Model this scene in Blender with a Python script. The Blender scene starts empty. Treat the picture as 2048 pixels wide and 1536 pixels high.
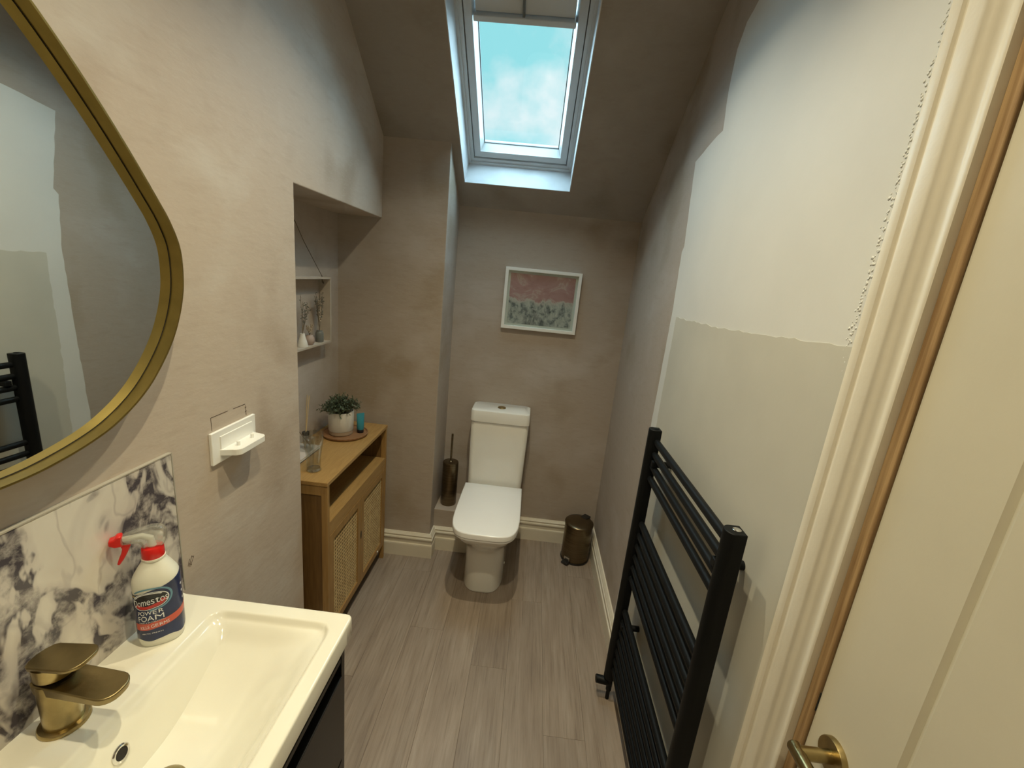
import bpy, bmesh, math, random
from mathutils import Vector, Matrix
random.seed(7)
C = bpy.context.scene.collection
S = bpy.context.scene
PI = math.pi
# ------------------------------------------------------------------ camera
yaw, pitch, roll = 0.0347, 0.2435, 0.0986
F_PX = 859.28
f = Vector((-math.sin(yaw)*math.cos(pitch), math.cos(yaw)*math.cos(pitch), -math.sin(pitch)))
r = Vector((math.cos(yaw), math.sin(yaw), 0)); u = r.cross(f)
r2 = r*math.cos(roll) + u*math.sin(roll); u2 = -r*math.sin(roll) + u*math.cos(roll)
cd = bpy.data.cameras.new('camera'); cam = bpy.data.objects.new('camera', cd); C.objects.link(cam)
cam.matrix_world = Matrix(((r2.x, u2.x, -f.x, 0), (r2.y, u2.y, -f.y, 0), (r2.z, u2.z, -f.z, 1.6), (0, 0, 0, 1)))
cd.sensor_width = 36; cd.lens = 36*F_PX/2048; cd.clip_start = 0.02
S.camera = cam
# ------------------------------------------------------------------ exposure
S.view_settings.view_transform = 'Standard'; S.view_settings.look = 'None'
S.view_settings.gamma = 1; S.view_settings.use_curve_mapping = False
S.view_settings.exposure = 0.0
# ------------------------------------------------------------------ sky
w = bpy.data.worlds.new('sky'); S.world = w; w.use_nodes = True
nt = w.node_tree; nt.nodes.clear()
N = lambda t: nt.nodes.new(t)
out = N('ShaderNodeOutputWorld'); bg = N('ShaderNodeBackground')
tc = N('ShaderNodeTexCoord'); mp = N('ShaderNodeMapping'); mp.inputs['Scale'].default_value = (4.0, 4.0, 4.5)
mp.inputs['Location'].default_value = (0.35, 0.2, 0.1)
no = N('ShaderNodeTexNoise'); no.inputs['Scale'].default_value = 1.5; no.inputs['Detail'].default_value = 5; no.inputs['Roughness'].default_value = .5
cr = N('ShaderNodeValToRGB'); cr.color_ramp.elements[0].position = .44; cr.color_ramp.elements[1].position = .60
cr.color_ramp.elements[0].color = (.33, .80, .86, 1); cr.color_ramp.elements[1].color = (.82, .97, 1.0, 1)
nt.links.new(tc.outputs['Generated'], mp.inputs[0]); nt.links.new(mp.outputs[0], no.inputs['Vector'])
nt.links.new(no.outputs['Fac'], cr.inputs[0]); nt.links.new(cr.outputs[0], bg.inputs[0]); nt.links.new(bg.outputs[0], out.inputs[0])
bg.inputs[1].default_value = 1.0
# soft daylight from the overcast sky (a very wide sun)
sd = bpy.data.lights.new('sky_daylight', 'SUN'); so = bpy.data.objects.new('sky_daylight', sd); C.objects.link(so)
sd.energy = 27; sd.color = (.54, .83, 1.0); sd.angle = math.radians(130)
so.rotation_euler = Vector((0.0, -.45, -.9)).to_track_quat('-Z', 'Y').to_euler(); so.location = (-.15, 3, 4)
# downlights of the ceiling (bulbs; their fittings are built below)
LAMPS = [(-.10, 1.25, 2.62), (-.10, .52, 2.62), (-.10, -.40, 2.62)]
LAMP_W = [7.0, 7.5, 4.5]
LAMP_COL = (1.0, .87, .58)

# ================================================================== helpers
def new_mat(name, col, rough=.5, metal=0.0, var=.0, vscale=8, bump=0, bscale=60, stretch=(1, 1, 1), col2=None, spec=None, coat=0, rand=0, obj_coord=True, vpos=(.35, .65)):
    m = bpy.data.materials.new(name); m.use_nodes = True
    t = m.node_tree; b = t.nodes['Principled BSDF']
    b.inputs['Roughness'].default_value = rough; b.inputs['Metallic'].default_value = metal
    if spec is not None: b.inputs['Specular IOR Level'].default_value = spec
    if coat: b.inputs['Coat Weight'].default_value = coat; b.inputs['Coat Roughness'].default_value = .05
    co = t.nodes.new('ShaderNodeTexCoord'); ma = t.nodes.new('ShaderNodeMapping'); ma.inputs['Scale'].default_value = stretch
    t.links.new(co.outputs['Object'], ma.inputs[0])
    n = t.nodes.new('ShaderNodeTexNoise'); n.inputs['Scale'].default_value = vscale; n.inputs['Detail'].default_value = 5
    t.links.new(ma.outputs[0], n.inputs['Vector'])
    ramp = t.nodes.new('ShaderNodeValToRGB')
    c2 = col2 if col2 else tuple(c*(1-var) for c in col)
    ramp.color_ramp.elements[0].position = vpos[0]; ramp.color_ramp.elements[1].position = vpos[1]
    ramp.color_ramp.elements[0].color = (*c2, 1); ramp.color_ramp.elements[1].color = (*col, 1)
    t.links.new(n.outputs['Fac'], ramp.inputs[0])
    last = ramp.outputs[0]
    if rand:
        oi = t.nodes.new('ShaderNodeObjectInfo'); mr = t.nodes.new('ShaderNodeMapRange')
        mr.inputs['To Min'].default_value = 1-rand; mr.inputs['To Max'].default_value = 1+rand
        t.links.new(oi.outputs['Random'], mr.inputs[0])
        hv = t.nodes.new('ShaderNodeHueSaturation'); t.links.new(mr.outputs[0], hv.inputs['Value']); t.links.new(last, hv.inputs['Color']); last = hv.outputs[0]
    t.links.new(last, b.inputs['Base Color'])
    if bump:
        n2 = t.nodes.new('ShaderNodeTexNoise'); n2.inputs['Scale'].default_value = bscale; n2.inputs['Detail'].default_value = 4
        t.links.new(ma.outputs[0], n2.inputs['Vector'])
        bp = t.nodes.new('ShaderNodeBump'); bp.inputs['Strength'].default_value = bump; bp.inputs['Distance'].default_value = .004
        t.links.new(n2.outputs['Fac'], bp.inputs['Height']); t.links.new(bp.outputs[0], b.inputs['Normal'])
    return m

def plaster(name, base, stain, pale, seed):
    """bare skimmed plaster: mottled pink-beige with brownish damp stains and pale trowel streaks"""
    m = bpy.data.materials.new(name); m.use_nodes = True
    t = m.node_tree; b = t.nodes['Principled BSDF']; b.inputs['Roughness'].default_value = .62; b.inputs['Specular IOR Level'].default_value = .35
    co = t.nodes.new('ShaderNodeTexCoord')
    def noise(scale, detail, st, off):
        ma = t.nodes.new('ShaderNodeMapping'); ma.inputs['Scale'].default_value = st; ma.inputs['Location'].default_value = (off, off*1.7, off*.6)
        t.links.new(co.outputs['Object'], ma.inputs[0])
        n = t.nodes.new('ShaderNodeTexNoise'); n.inputs['Scale'].default_value = scale; n.inputs['Detail'].default_value = detail; n.inputs['Roughness'].default_value = .55
        t.links.new(ma.outputs[0], n.inputs['Vector']); return n.outputs['Fac']
    def mix(a, bcol, fac, lo, hi, amt):
        mr = t.nodes.new('ShaderNodeMapRange'); mr.inputs['From Min'].default_value = lo; mr.inputs['From Max'].default_value = hi
        mr.inputs['To Max'].default_value = amt; mr.clamp = True; t.links.new(fac, mr.inputs[0])
        mx = t.nodes.new('ShaderNodeMix'); mx.data_type = 'RGBA'
        t.links.new(mr.outputs[0], mx.inputs[0])
        if isinstance(a, tuple): mx.inputs[6].default_value = (*a, 1)
        else: t.links.new(a, mx.inputs[6])
        mx.inputs[7].default_value = (*bcol, 1); return mx.outputs[2]
    c = mix(base, stain, noise(3.0, 2, (1, 1, .8), seed), .54, .68, .8)
    c = mix(c, pale, noise(2.2, 6, (1, 1, 1.6), seed+5), .50, .66, .75)
    c = mix(c, stain, noise(14, 6, (1, 1, 3.5), seed+9), .52, .8, .35)
    c = mix(c, pale, noise(45, 4, (1, 1, 4), seed+3), .5, .8, .25)
    t.links.new(c, b.inputs['Base Color'])
    bp = t.nodes.new('ShaderNodeBump'); bp.inputs['Strength'].default_value = .25; bp.inputs['Distance'].default_value = .004
    t.links.new(noise(18, 6, (1, 1, 2.5), seed+2), bp.inputs['Height']); t.links.new(bp.outputs[0], b.inputs['Normal'])
    return m

def link(name, bm, m, parent=None, smooth=False, bevel=0, seg=2, kind=None, label=None):
    me = bpy.data.meshes.new(name); bmesh.ops.recalc_face_normals(bm, faces=bm.faces) if not getattr(bm, 'norecalc', False) else None
    bm.to_mesh(me); bm.free()
    ms = m if isinstance(m, (list, tuple)) else [m]
    for x in ms: me.materials.append(x)
    o = bpy.data.objects.new(name, me); C.objects.link(o)
    if smooth:
        for p in me.polygons: p.use_smooth = True
    if smooth == 'auto':
        me.set_sharp_from_angle(angle=math.radians(38))
    if bevel:
        md = o.modifiers.new('bevel', 'BEVEL'); md.width = bevel; md.segments = seg; md.limit_method = 'ANGLE'; md.angle_limit = math.radians(40); md.harden_normals = False
    if parent: o.parent = parent; o.matrix_parent_inverse = parent.matrix_basis.inverted()
    if kind: o['kind'] = kind
    if label: o['label'] = label
    return o

def tag(o, label, cat, group=None):
    o['label'] = label; o['category'] = cat
    if group: o['group'] = group
    return o

def thing(name, label, cat, loc=(0, 0, 0), group=None, rz=0):
    o = bpy.data.objects.new(name, None); C.objects.link(o); o.location = loc; o.rotation_euler = (0, 0, rz); o.empty_display_size = .05
    o.matrix_basis = Matrix.Translation(loc) @ Matrix.Rotation(rz, 4, 'Z')
    return tag(o, label, cat, group)

def box(bm, x0, x1, y0, y1, z0, z1, mi=0):
    vs = [bm.verts.new((x, y, z)) for x in (x0, x1) for y in (y0, y1) for z in (z0, z1)]
    for q in ((0, 1, 3, 2), (4, 6, 7, 5), (0, 4, 5, 1), (2, 3, 7, 6), (0, 2, 6, 4), (1, 5, 7, 3)):
        fc = bm.faces.new([vs[i] for i in q]); fc.material_index = mi
    return vs
def Box(*a):
    bm = bmesh.new(); box(bm, *a); return bm

def prism(bm, pts, axis, a, b):
    """polygon pts (2-D) extruded along axis from a to b; for x: pts=(y,z), y: (x,z), z: (x,y)"""
    def P(p, h):
        return {'x': (h, p[0], p[1]), 'y': (p[0], h, p[1]), 'z': (p[0], p[1], h)}[axis]
    A = [bm.verts.new(P(p, a)) for p in pts]; B = [bm.verts.new(P(p, b)) for p in pts]
    n = len(pts); bm.faces.new(A); bm.faces.new(list(reversed(B)))
    for i in range(n): bm.faces.new((A[i], B[i], B[(i+1) % n], A[(i+1) % n]))
    return A, B
def Prism(*a):
    bm = bmesh.new(); prism(bm, *a); return bm

def lathe(bm, prof, n=32, c=(0, 0, 0), sx=1, sy=1, rot=0, close=True):
    """profile [(r,z)...] round z"""
    rings = []
    for (rr, z) in prof:
        if rr < 1e-6: rings.append([bm.verts.new((c[0], c[1], c[2]+z))]); continue
        ring = []
        for k in range(n):
            a = 2*PI*k/n; x = rr*sx*math.cos(a); y = rr*sy*math.sin(a)
            ring.append(bm.verts.new((c[0]+x*math.cos(rot)-y*math.sin(rot), c[1]+x*math.sin(rot)+y*math.cos(rot), c[2]+z)))
        rings.append(ring)
    for i in range(len(rings)-1):
        A, B = rings[i], rings[i+1]
        for k in range(n):
            k2 = (k+1) % n
            if len(A) == 1 and len(B) == 1: break
            if len(A) == 1: bm.faces.new((A[0], B[k2], B[k]))
            elif len(B) == 1: bm.faces.new((A[k], A[k2], B[0]))
            else: bm.faces.new((A[k], A[k2], B[k2], B[k]))
    if close:
        for R_ in (rings[0], rings[-1]):
            if len(R_) > 1: bm.faces.new(R_)
def Lathe(*a, **k):
    bm = bmesh.new(); lathe(bm, *a, **k); return bm

def tube(bm, pts, rad, n=8, cap=True):
    pts = [Vector(p) for p in pts]; rs = rad if isinstance(rad, (list, tuple)) else [rad]*len(pts)
    rings = []; prev = None
    for i, p in enumerate(pts):
        d = (pts[min(i+1, len(pts)-1)] - pts[max(i-1, 0)]).normalized()
        if prev is None:
            a = Vector((0, 0, 1)) if abs(d.z) < .9 else Vector((1, 0, 0))
            s = d.cross(a).normalized()
        else:
            s = (prev - d*prev.dot(d)).normalized()
        prev = s; t = d.cross(s)
        rings.append([bm.verts.new(p + (s*math.cos(2*PI*k/n) + t*math.sin(2*PI*k/n))*rs[i]) for k in range(n)])
    for A, B in zip(rings, rings[1:]):
        for k in range(n): bm.faces.new((A[k], A[(k+1) % n], B[(k+1) % n], B[k]))
    if cap: bm.faces.new(rings[0]); bm.faces.new(list(reversed(rings[-1])))
def Tube(*a, **k):
    bm = bmesh.new(); tube(bm, *a, **k); return bm

def loft(bm, rings, cap=True):
    R_ = [[bm.verts.new(p) for p in ring] for ring in rings]
    n = len(R_[0])
    for A, B in zip(R_, R_[1:]):
        for k in range(n): bm.faces.new((A[k], A[(k+1) % n], B[(k+1) % n], B[k]))
    if cap: bm.faces.new(R_[0]); bm.faces.new(list(reversed(R_[-1])))

def rrect(x0, x1, y0, y1, rr, n=6):
    pts = []
    for cx, cy, a0 in ((x1-rr, y1-rr, 0), (x0+rr, y1-rr, 90), (x0+rr, y0+rr, 180), (x1-rr, y0+rr, 270)):
        for k in range(n+1):
            a = math.radians(a0 + 90*k/n); pts.append((cx+rr*math.cos(a), cy+rr*math.sin(a)))
    return pts

# ================================================================== materials
M = {}
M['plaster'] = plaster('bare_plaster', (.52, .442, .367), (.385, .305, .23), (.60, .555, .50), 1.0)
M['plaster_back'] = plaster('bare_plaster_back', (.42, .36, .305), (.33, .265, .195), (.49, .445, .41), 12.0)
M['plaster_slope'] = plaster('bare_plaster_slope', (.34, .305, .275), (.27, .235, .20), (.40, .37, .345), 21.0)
M['paint'] = new_mat('white_mist_coat', (.70, .70, .67), .6, var=.07, vscale=3, bump=.12, bscale=25)
M['paint_low'] = new_mat('cream_undercoat', (.57, .555, .485), .62, var=.10, vscale=3, bump=.12, bscale=25)
M['trim'] = new_mat('white_woodwork', (.72, .67, .56), .42, var=.06, vscale=6, bump=.08, bscale=90)
M['reveal'] = new_mat('reveal_paint', (.60, .60, .61), .6, var=.14, vscale=9, bump=.1, bscale=50)
M['winframe'] = new_mat('window_frame_white', (.60, .61, .61), .35, var=.03)
M['gasket'] = new_mat('window_gasket', (.13, .14, .14), .6)
M['door'] = new_mat('door_paint', (.64, .60, .475), .5, var=.06, vscale=5, bump=.07, bscale=60)
M['pine'] = new_mat('bare_pine', (.45, .30, .15), .6, col2=(.27, .16, .07), vscale=5, stretch=(30, 30, 1.2), bump=.2, bscale=8)
M['dark'] = new_mat('dark_gap', (.02, .017, .014), .8)
M['bamboo'] = new_mat('bamboo', (.40, .245, .088), .42, col2=(.32, .185, .06), vscale=6, stretch=(22, 2.2, 22), bump=.05, bscale=8, vpos=(.3, .7))
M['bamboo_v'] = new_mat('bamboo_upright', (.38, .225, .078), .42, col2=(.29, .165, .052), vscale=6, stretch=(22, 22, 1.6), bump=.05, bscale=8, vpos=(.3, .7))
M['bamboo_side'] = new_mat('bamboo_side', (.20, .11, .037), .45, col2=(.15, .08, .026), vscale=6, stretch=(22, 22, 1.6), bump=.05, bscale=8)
M['cane'] = new_mat('cane', (.56, .42, .21), .55, col2=(.42, .29, .13), vscale=40)
M['inside_shade'] = new_mat('cabinet_inside_shade', (.055, .03, .013), .7)  # shade of the cabinet interior put into a near-black colour
M['ceramic'] = new_mat('white_ceramic', (.84, .84, .80), .10, var=.02, coat=.6)
M['basin'] = new_mat('basin_ceramic', (.85, .83, .72), .09, var=.02, coat=.6)
M['lidw'] = new_mat('white_seat_plastic', (.88, .88, .87), .22, var=.01)
M['brass'] = new_mat('brushed_brass', (.46, .36, .17), .30, 1.0, var=.35, vscale=25, bump=.1, bscale=120)
M['brass_dark'] = new_mat('dark_brass', (.30, .235, .115), .36, 1.0, var=.25, vscale=18, bump=.08, bscale=120)  # darker brass for the tap's spout and lever
M['gold'] = new_mat('gold_frame', (.50, .37, .12), .33, 1.0, var=.15, vscale=20)
M['bronze'] = new_mat('bronze_steel', (.20, .155, .095), .30, 1.0, var=.25, vscale=5, stretch=(1, 1, 30))
M['chrome'] = new_mat('chrome', (.75, .74, .72), .12, 1.0)
M['black'] = new_mat('matt_black_radiator', (.004, .005, .006), .5, var=.2, spec=.2)
M['blackp'] = new_mat('black_plastic', (.012, .011, .01), .4)
M['vanity'] = new_mat('dark_vanity', (.010, .009, .007), .35, var=.2, spec=.3)
M['whitep'] = new_mat('white_plastic', (.86, .86, .83), .3)
M['frame'] = new_mat('white_frame', (.84, .86, .85), .35)
M['mount'] = new_mat('ivory_mount', (.62, .63, .58), .8)
M['pot'] = new_mat('glazed_pot', (.62, .60, .55), .5, var=.06, vscale=30)
M['potbase'] = new_mat('bare_clay_band', (.36, .27, .19), .7)
M['tray'] = new_mat('wood_tray', (.30, .16, .08), .45, col2=(.22, .11, .05), stretch=(3, 20, 3))
M['tray_in'] = new_mat('tray_top', (.42, .30, .19), .5, var=.1)
M['leaf'] = new_mat('leaf', (.085, .115, .065), .6, col2=(.04, .06, .035), vscale=60)
M['stem'] = new_mat('stem', (.10, .09, .05), .7)
M['dried'] = new_mat('dried_stem', (.20, .15, .10), .8, col2=(.12, .10, .07), vscale=80)
M['driedp'] = new_mat('dried_pale', (.50, .42, .31), .8, col2=(.33, .26, .19), vscale=80)
M['driedg'] = new_mat('dried_dark', (.10, .10, .08), .8)
M['rack'] = new_mat('pale_whitewashed_wood', (.50, .44, .37), .6, var=.12, vscale=20)
M['string'] = new_mat('cord', (.10, .08, .06), .8)
M['vase_w'] = new_mat('white_vase', (.72, .71, .68), .5)
M['vase_p'] = new_mat('pink_vase', (.42, .33, .29), .6, var=.1, vscale=40)
M['vase_g'] = new_mat('grey_vase', (.17, .18, .17), .45, var=.1, vscale=40)
M['teal'] = new_mat('teal_tube', (.035, .24, .31), .3, var=.1)
M['paper'] = new_mat('pale_cover', (.60, .54, .50), .6, var=.08, vscale=30)
M['reed'] = new_mat('reed', (.55, .42, .24), .7)
M['reedd'] = new_mat('dark_reed', (.20, .17, .13), .7)
M['red'] = new_mat('red_plastic', (.66, .015, .012), .28)
M['bottlew'] = new_mat('white_bottle', (.80, .80, .70), .35)
M['navy'] = new_mat('navy_label', (.018, .032, .105), .22, var=.25, vscale=20)
M['blue'] = new_mat('blue_swoosh', (.13, .30, .42), .3)
M['coral'] = new_mat('coral_band', (.60, .10, .06), .3)
M['ink'] = new_mat('black_ink', (.008, .008, .012), .3)
M['white'] = new_mat('white_ink', (.80, .82, .84), .4)
M['yellow'] = new_mat('yellow_ink', (.50, .40, .17), .4)
M['redink'] = new_mat('red_ink', (.55, .03, .025), .3)
M['pencil'] = new_mat('pencil_mark', (.09, .06, .045), .8)
M['seal'] = new_mat('grey_sealant', (.20, .17, .13), .6)
M['tile_trim'] = new_mat('tile_edge_trim', (.42, .39, .33), .35)
M['skirt_filler'] = M['trim']

def glass_mat(name, col=(1, 1, 1), rough=0.0, ior=1.45):
    m = bpy.data.materials.new(name); m.use_nodes = True; t = m.node_tree; t.nodes.clear()
    o = t.nodes.new('ShaderNodeOutputMaterial'); g = t.nodes.new('ShaderNodeBsdfGlass')
    g.inputs['Color'].default_value = (*col, 1); g.inputs['Roughness'].default_value = rough; g.inputs['IOR'].default_value = ior
    t.links.new(g.outputs[0], o.inputs[0]); return m
def pane_mat(name, col, gl=.06):
    m = bpy.data.materials.new(name); m.use_nodes = True; t = m.node_tree; t.nodes.clear()
    o = t.nodes.new('ShaderNodeOutputMaterial'); a = t.nodes.new('ShaderNodeBsdfTransparent'); b = t.nodes.new('ShaderNodeBsdfGlossy')
    a.inputs[0].default_value = (*col, 1); b.inputs['Roughness'].default_value = .02; mx = t.nodes.new('ShaderNodeMixShader'); mx.inputs[0].default_value = gl
    t.links.new(a.outputs[0], mx.inputs[1]); t.links.new(b.outputs[0], mx.inputs[2]); t.links.new(mx.outputs[0], o.inputs[0]); return m
def clear_plastic_mat():
    m = pane_mat('clear_plastic', (.80, .80, .78), .22); t = m.node_tree
    o = t.nodes['Material Output'] if 'Material Output' in t.nodes else [n for n in t.nodes if n.type == 'OUTPUT_MATERIAL'][0]
    prev = o.inputs[0].links[0].from_socket; d = t.nodes.new('ShaderNodeBsdfDiffuse'); d.inputs[0].default_value = (.75, .74, .68, 1)
    mx = t.nodes.new('ShaderNodeMixShader'); mx.inputs[0].default_value = .12
    t.links.new(prev, mx.inputs[1]); t.links.new(d.outputs[0], mx.inputs[2]); t.links.new(mx.outputs[0], o.inputs[0]); return m
M['glass'] = pane_mat('tumbler_glass', (.93, .94, .93), .13)
M['glass_base'] = glass_mat('thick_glass', (.95, .96, .95))
M['pane'] = pane_mat('window_pane', (.95, .98, .98), .05)
M['clearp'] = clear_plastic_mat()
M['mirror'] = new_mat('mirror_glass', (.80, .84, .83), .01, 1.0)

def floor_mat():
    m = bpy.data.materials.new('grey_oak_vinyl'); m.use_nodes = True; t = m.node_tree; b = t.nodes['Principled BSDF']
    b.inputs['Roughness'].default_value = .42
    co = t.nodes.new('ShaderNodeTexCoord'); oi = t.nodes.new('ShaderNodeObjectInfo')
    ad = t.nodes.new('ShaderNodeVectorMath'); ad.operation = 'ADD'
    sc = t.nodes.new('ShaderNodeMath'); sc.operation = 'MULTIPLY'; sc.inputs[1].default_value = 37
    t.links.new(oi.outputs['Random'], sc.inputs[0]); cb = t.nodes.new('ShaderNodeCombineXYZ')
    for i in range(3): t.links.new(sc.outputs[0], cb.inputs[i])
    t.links.new(co.outputs['Object'], ad.inputs[0]); t.links.new(cb.outputs[0], ad.inputs[1])
    def noise(st, s, d, rgh=.55):
        ma = t.nodes.new('ShaderNodeMapping'); ma.inputs['Scale'].default_value = st; t.links.new(ad.outputs[0], ma.inputs[0])
        n = t.nodes.new('ShaderNodeTexNoise'); n.inputs['Scale'].default_value = s; n.inputs['Detail'].default_value = d; n.inputs['Roughness'].default_value = rgh
        t.links.new(ma.outputs[0], n.inputs['Vector']); return n.outputs['Fac']
    def ramp(fac, stops):
        rp = t.nodes.new('ShaderNodeValToRGB'); e = rp.color_ramp.elements
        e[0].position, e[0].color = stops[0][0], (*stops[0][1], 1); e[1].position, e[1].color = stops[-1][0], (*stops[-1][1], 1)
        for p, c in stops[1:-1]: q = e.new(p); q.color = (*c, 1)
        t.links.new(fac, rp.inputs[0]); return rp.outputs[0]
    base = ramp(noise((9, 1.3, 1), 2.2, 6, .6), [(.25, (.235, .185, .145)), (.45, (.285, .228, .182)), (.58, (.315, .256, .207)), (.78, (.37, .31, .255))])
    fine = ramp(noise((60, 2.2, 1), 2.0, 6, .65), [(.28, (.62, .60, .58)), (.46, (.94, .94, .94)), (.7, (1.12, 1.12, 1.12))])
    mx = t.nodes.new('ShaderNodeMix'); mx.data_type = 'RGBA'; mx.blend_type = 'MULTIPLY'; mx.inputs[0].default_value = .85
    t.links.new(base, mx.inputs[6]); t.links.new(fine, mx.inputs[7])
    crack = ramp(noise((38, 1.0, 1), 1.1, 8, .7), [(.26, (.48, .42, .38)), (.34, (1, 1, 1)), (1, (1, 1, 1))])
    m2 = t.nodes.new('ShaderNodeMix'); m2.data_type = 'RGBA'; m2.blend_type = 'MULTIPLY'; m2.inputs[0].default_value = .9
    t.links.new(mx.outputs[2], m2.inputs[6]); t.links.new(crack, m2.inputs[7])
    mr = t.nodes.new('ShaderNodeMapRange'); mr.inputs['To Min'].default_value = .95; mr.inputs['To Max'].default_value = 1.05; t.links.new(oi.outputs['Random'], mr.inputs[0])
    hv = t.nodes.new('ShaderNodeHueSaturation'); t.links.new(mr.outputs[0], hv.inputs['Value']); t.links.new(m2.outputs[2], hv.inputs['Color'])
    t.links.new(hv.outputs[0], b.inputs['Base Color'])
    bp = t.nodes.new('ShaderNodeBump'); bp.inputs['Strength'].default_value = .15; bp.inputs['Distance'].default_value = .002
    t.links.new(noise((60, 2.2, 1), 2.0, 6, .65), bp.inputs['Height']); t.links.new(bp.outputs[0], b.inputs['Normal'])
    return m
M['floor'] = floor_mat()

def marble_mat():
    m = bpy.data.materials.new('veined_marble'); m.use_nodes = True; t = m.node_tree; b = t.nodes['Principled BSDF']; b.inputs['Roughness'].default_value = .13
    co = t.nodes.new('ShaderNodeTexCoord')
    def mapping(st, off, rot=0):
        ma = t.nodes.new('ShaderNodeMapping'); ma.inputs['Scale'].default_value = st; ma.inputs['Location'].default_value = off; ma.inputs['Rotation'].default_value = (rot, 0, 0)
        t.links.new(co.outputs['Object'], ma.inputs[0]); return ma.outputs[0]
    def noise(vec, s, d, rgh=.55, dist=0):
        n = t.nodes.new('ShaderNodeTexNoise'); n.inputs['Scale'].default_value = s; n.inputs['Detail'].default_value = d; n.inputs['Roughness'].default_value = rgh; n.inputs['Distortion'].default_value = dist
        t.links.new(vec, n.inputs['Vector']); return n.outputs['Fac']
    def ridge(fac, w_, soft):   # 1 on the vein |n-.5| < w
        s = t.nodes.new('ShaderNodeMath'); s.operation = 'SUBTRACT'; s.inputs[1].default_value = .5; t.links.new(fac, s.inputs[0])
        a = t.nodes.new('ShaderNodeMath'); a.operation = 'ABSOLUTE'; t.links.new(s.outputs[0], a.inputs[0])
        mr = t.nodes.new('ShaderNodeMapRange'); mr.inputs['From Min'].default_value = w_; mr.inputs['From Max'].default_value = w_+soft; mr.inputs['To Min'].default_value = 1; mr.inputs['To Max'].default_value = 0
        t.links.new(a.outputs[0], mr.inputs[0]); return mr.outputs[0]
    def mul(a, b_):
        x = t.nodes.new('ShaderNodeMath'); x.operation = 'MULTIPLY'; t.links.new(a, x.inputs[0])
        if isinstance(b_, float): x.inputs[1].default_value = b_
        else: t.links.new(b_, x.inputs[1])
        return x.outputs[0]
    def mix(a, bc, fac):
        mx = t.nodes.new('ShaderNodeMix'); mx.data_type = 'RGBA'; t.links.new(fac, mx.inputs[0])
        if isinstance(a, tuple): mx.inputs[6].default_value = (*a, 1)
        else: t.links.new(a, mx.inputs[6])
        mx.inputs[7].default_value = (*bc, 1); return mx.outputs[2]
    v = mapping((1, 1.25, .8), (0, .15, .55), .6)
    big = ridge(noise(v, 5.2, 4, .55, .9), .030, .03)
    brk = noise(mapping((1, 1, 1), (0, 3, 1)), 26, 6, .62, .25)
    mr = t.nodes.new('ShaderNodeMapRange'); mr.inputs['From Min'].default_value = .34; mr.inputs['From Max'].default_value = .56; t.links.new(brk, mr.inputs[0])
    dark = mul(big, mr.outputs[0])
    haze = mul(ridge(noise(v, 5.2, 3, .5, .9), .05, .06), .35)
    fine = mul(mul(ridge(noise(mapping((1, 1.4, .8), (0, 5, 2), .5), 7, 3, .5, .8), .004, .03), noise(v, 4, 2)), .55)
    warm = noise(v, 6, 4)
    mw = t.nodes.new('ShaderNodeMapRange'); mw.inputs['From Min'].default_value = .45; mw.inputs['From Max'].default_value = .75; mw.inputs['To Max'].default_value = .5; t.links.new(warm, mw.inputs[0])
    c = mix((.72, .69, .62), (.58, .50, .42), mw.outputs[0])
    c = mix(c, (.36, .31, .31), haze); c = mix(c, (.20, .16, .17), fine); c = mix(c, (.075, .066, .078), dark)
    t.links.new(c, b.inputs['Base Color']); return m
M['marble'] = marble_mat()

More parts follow.
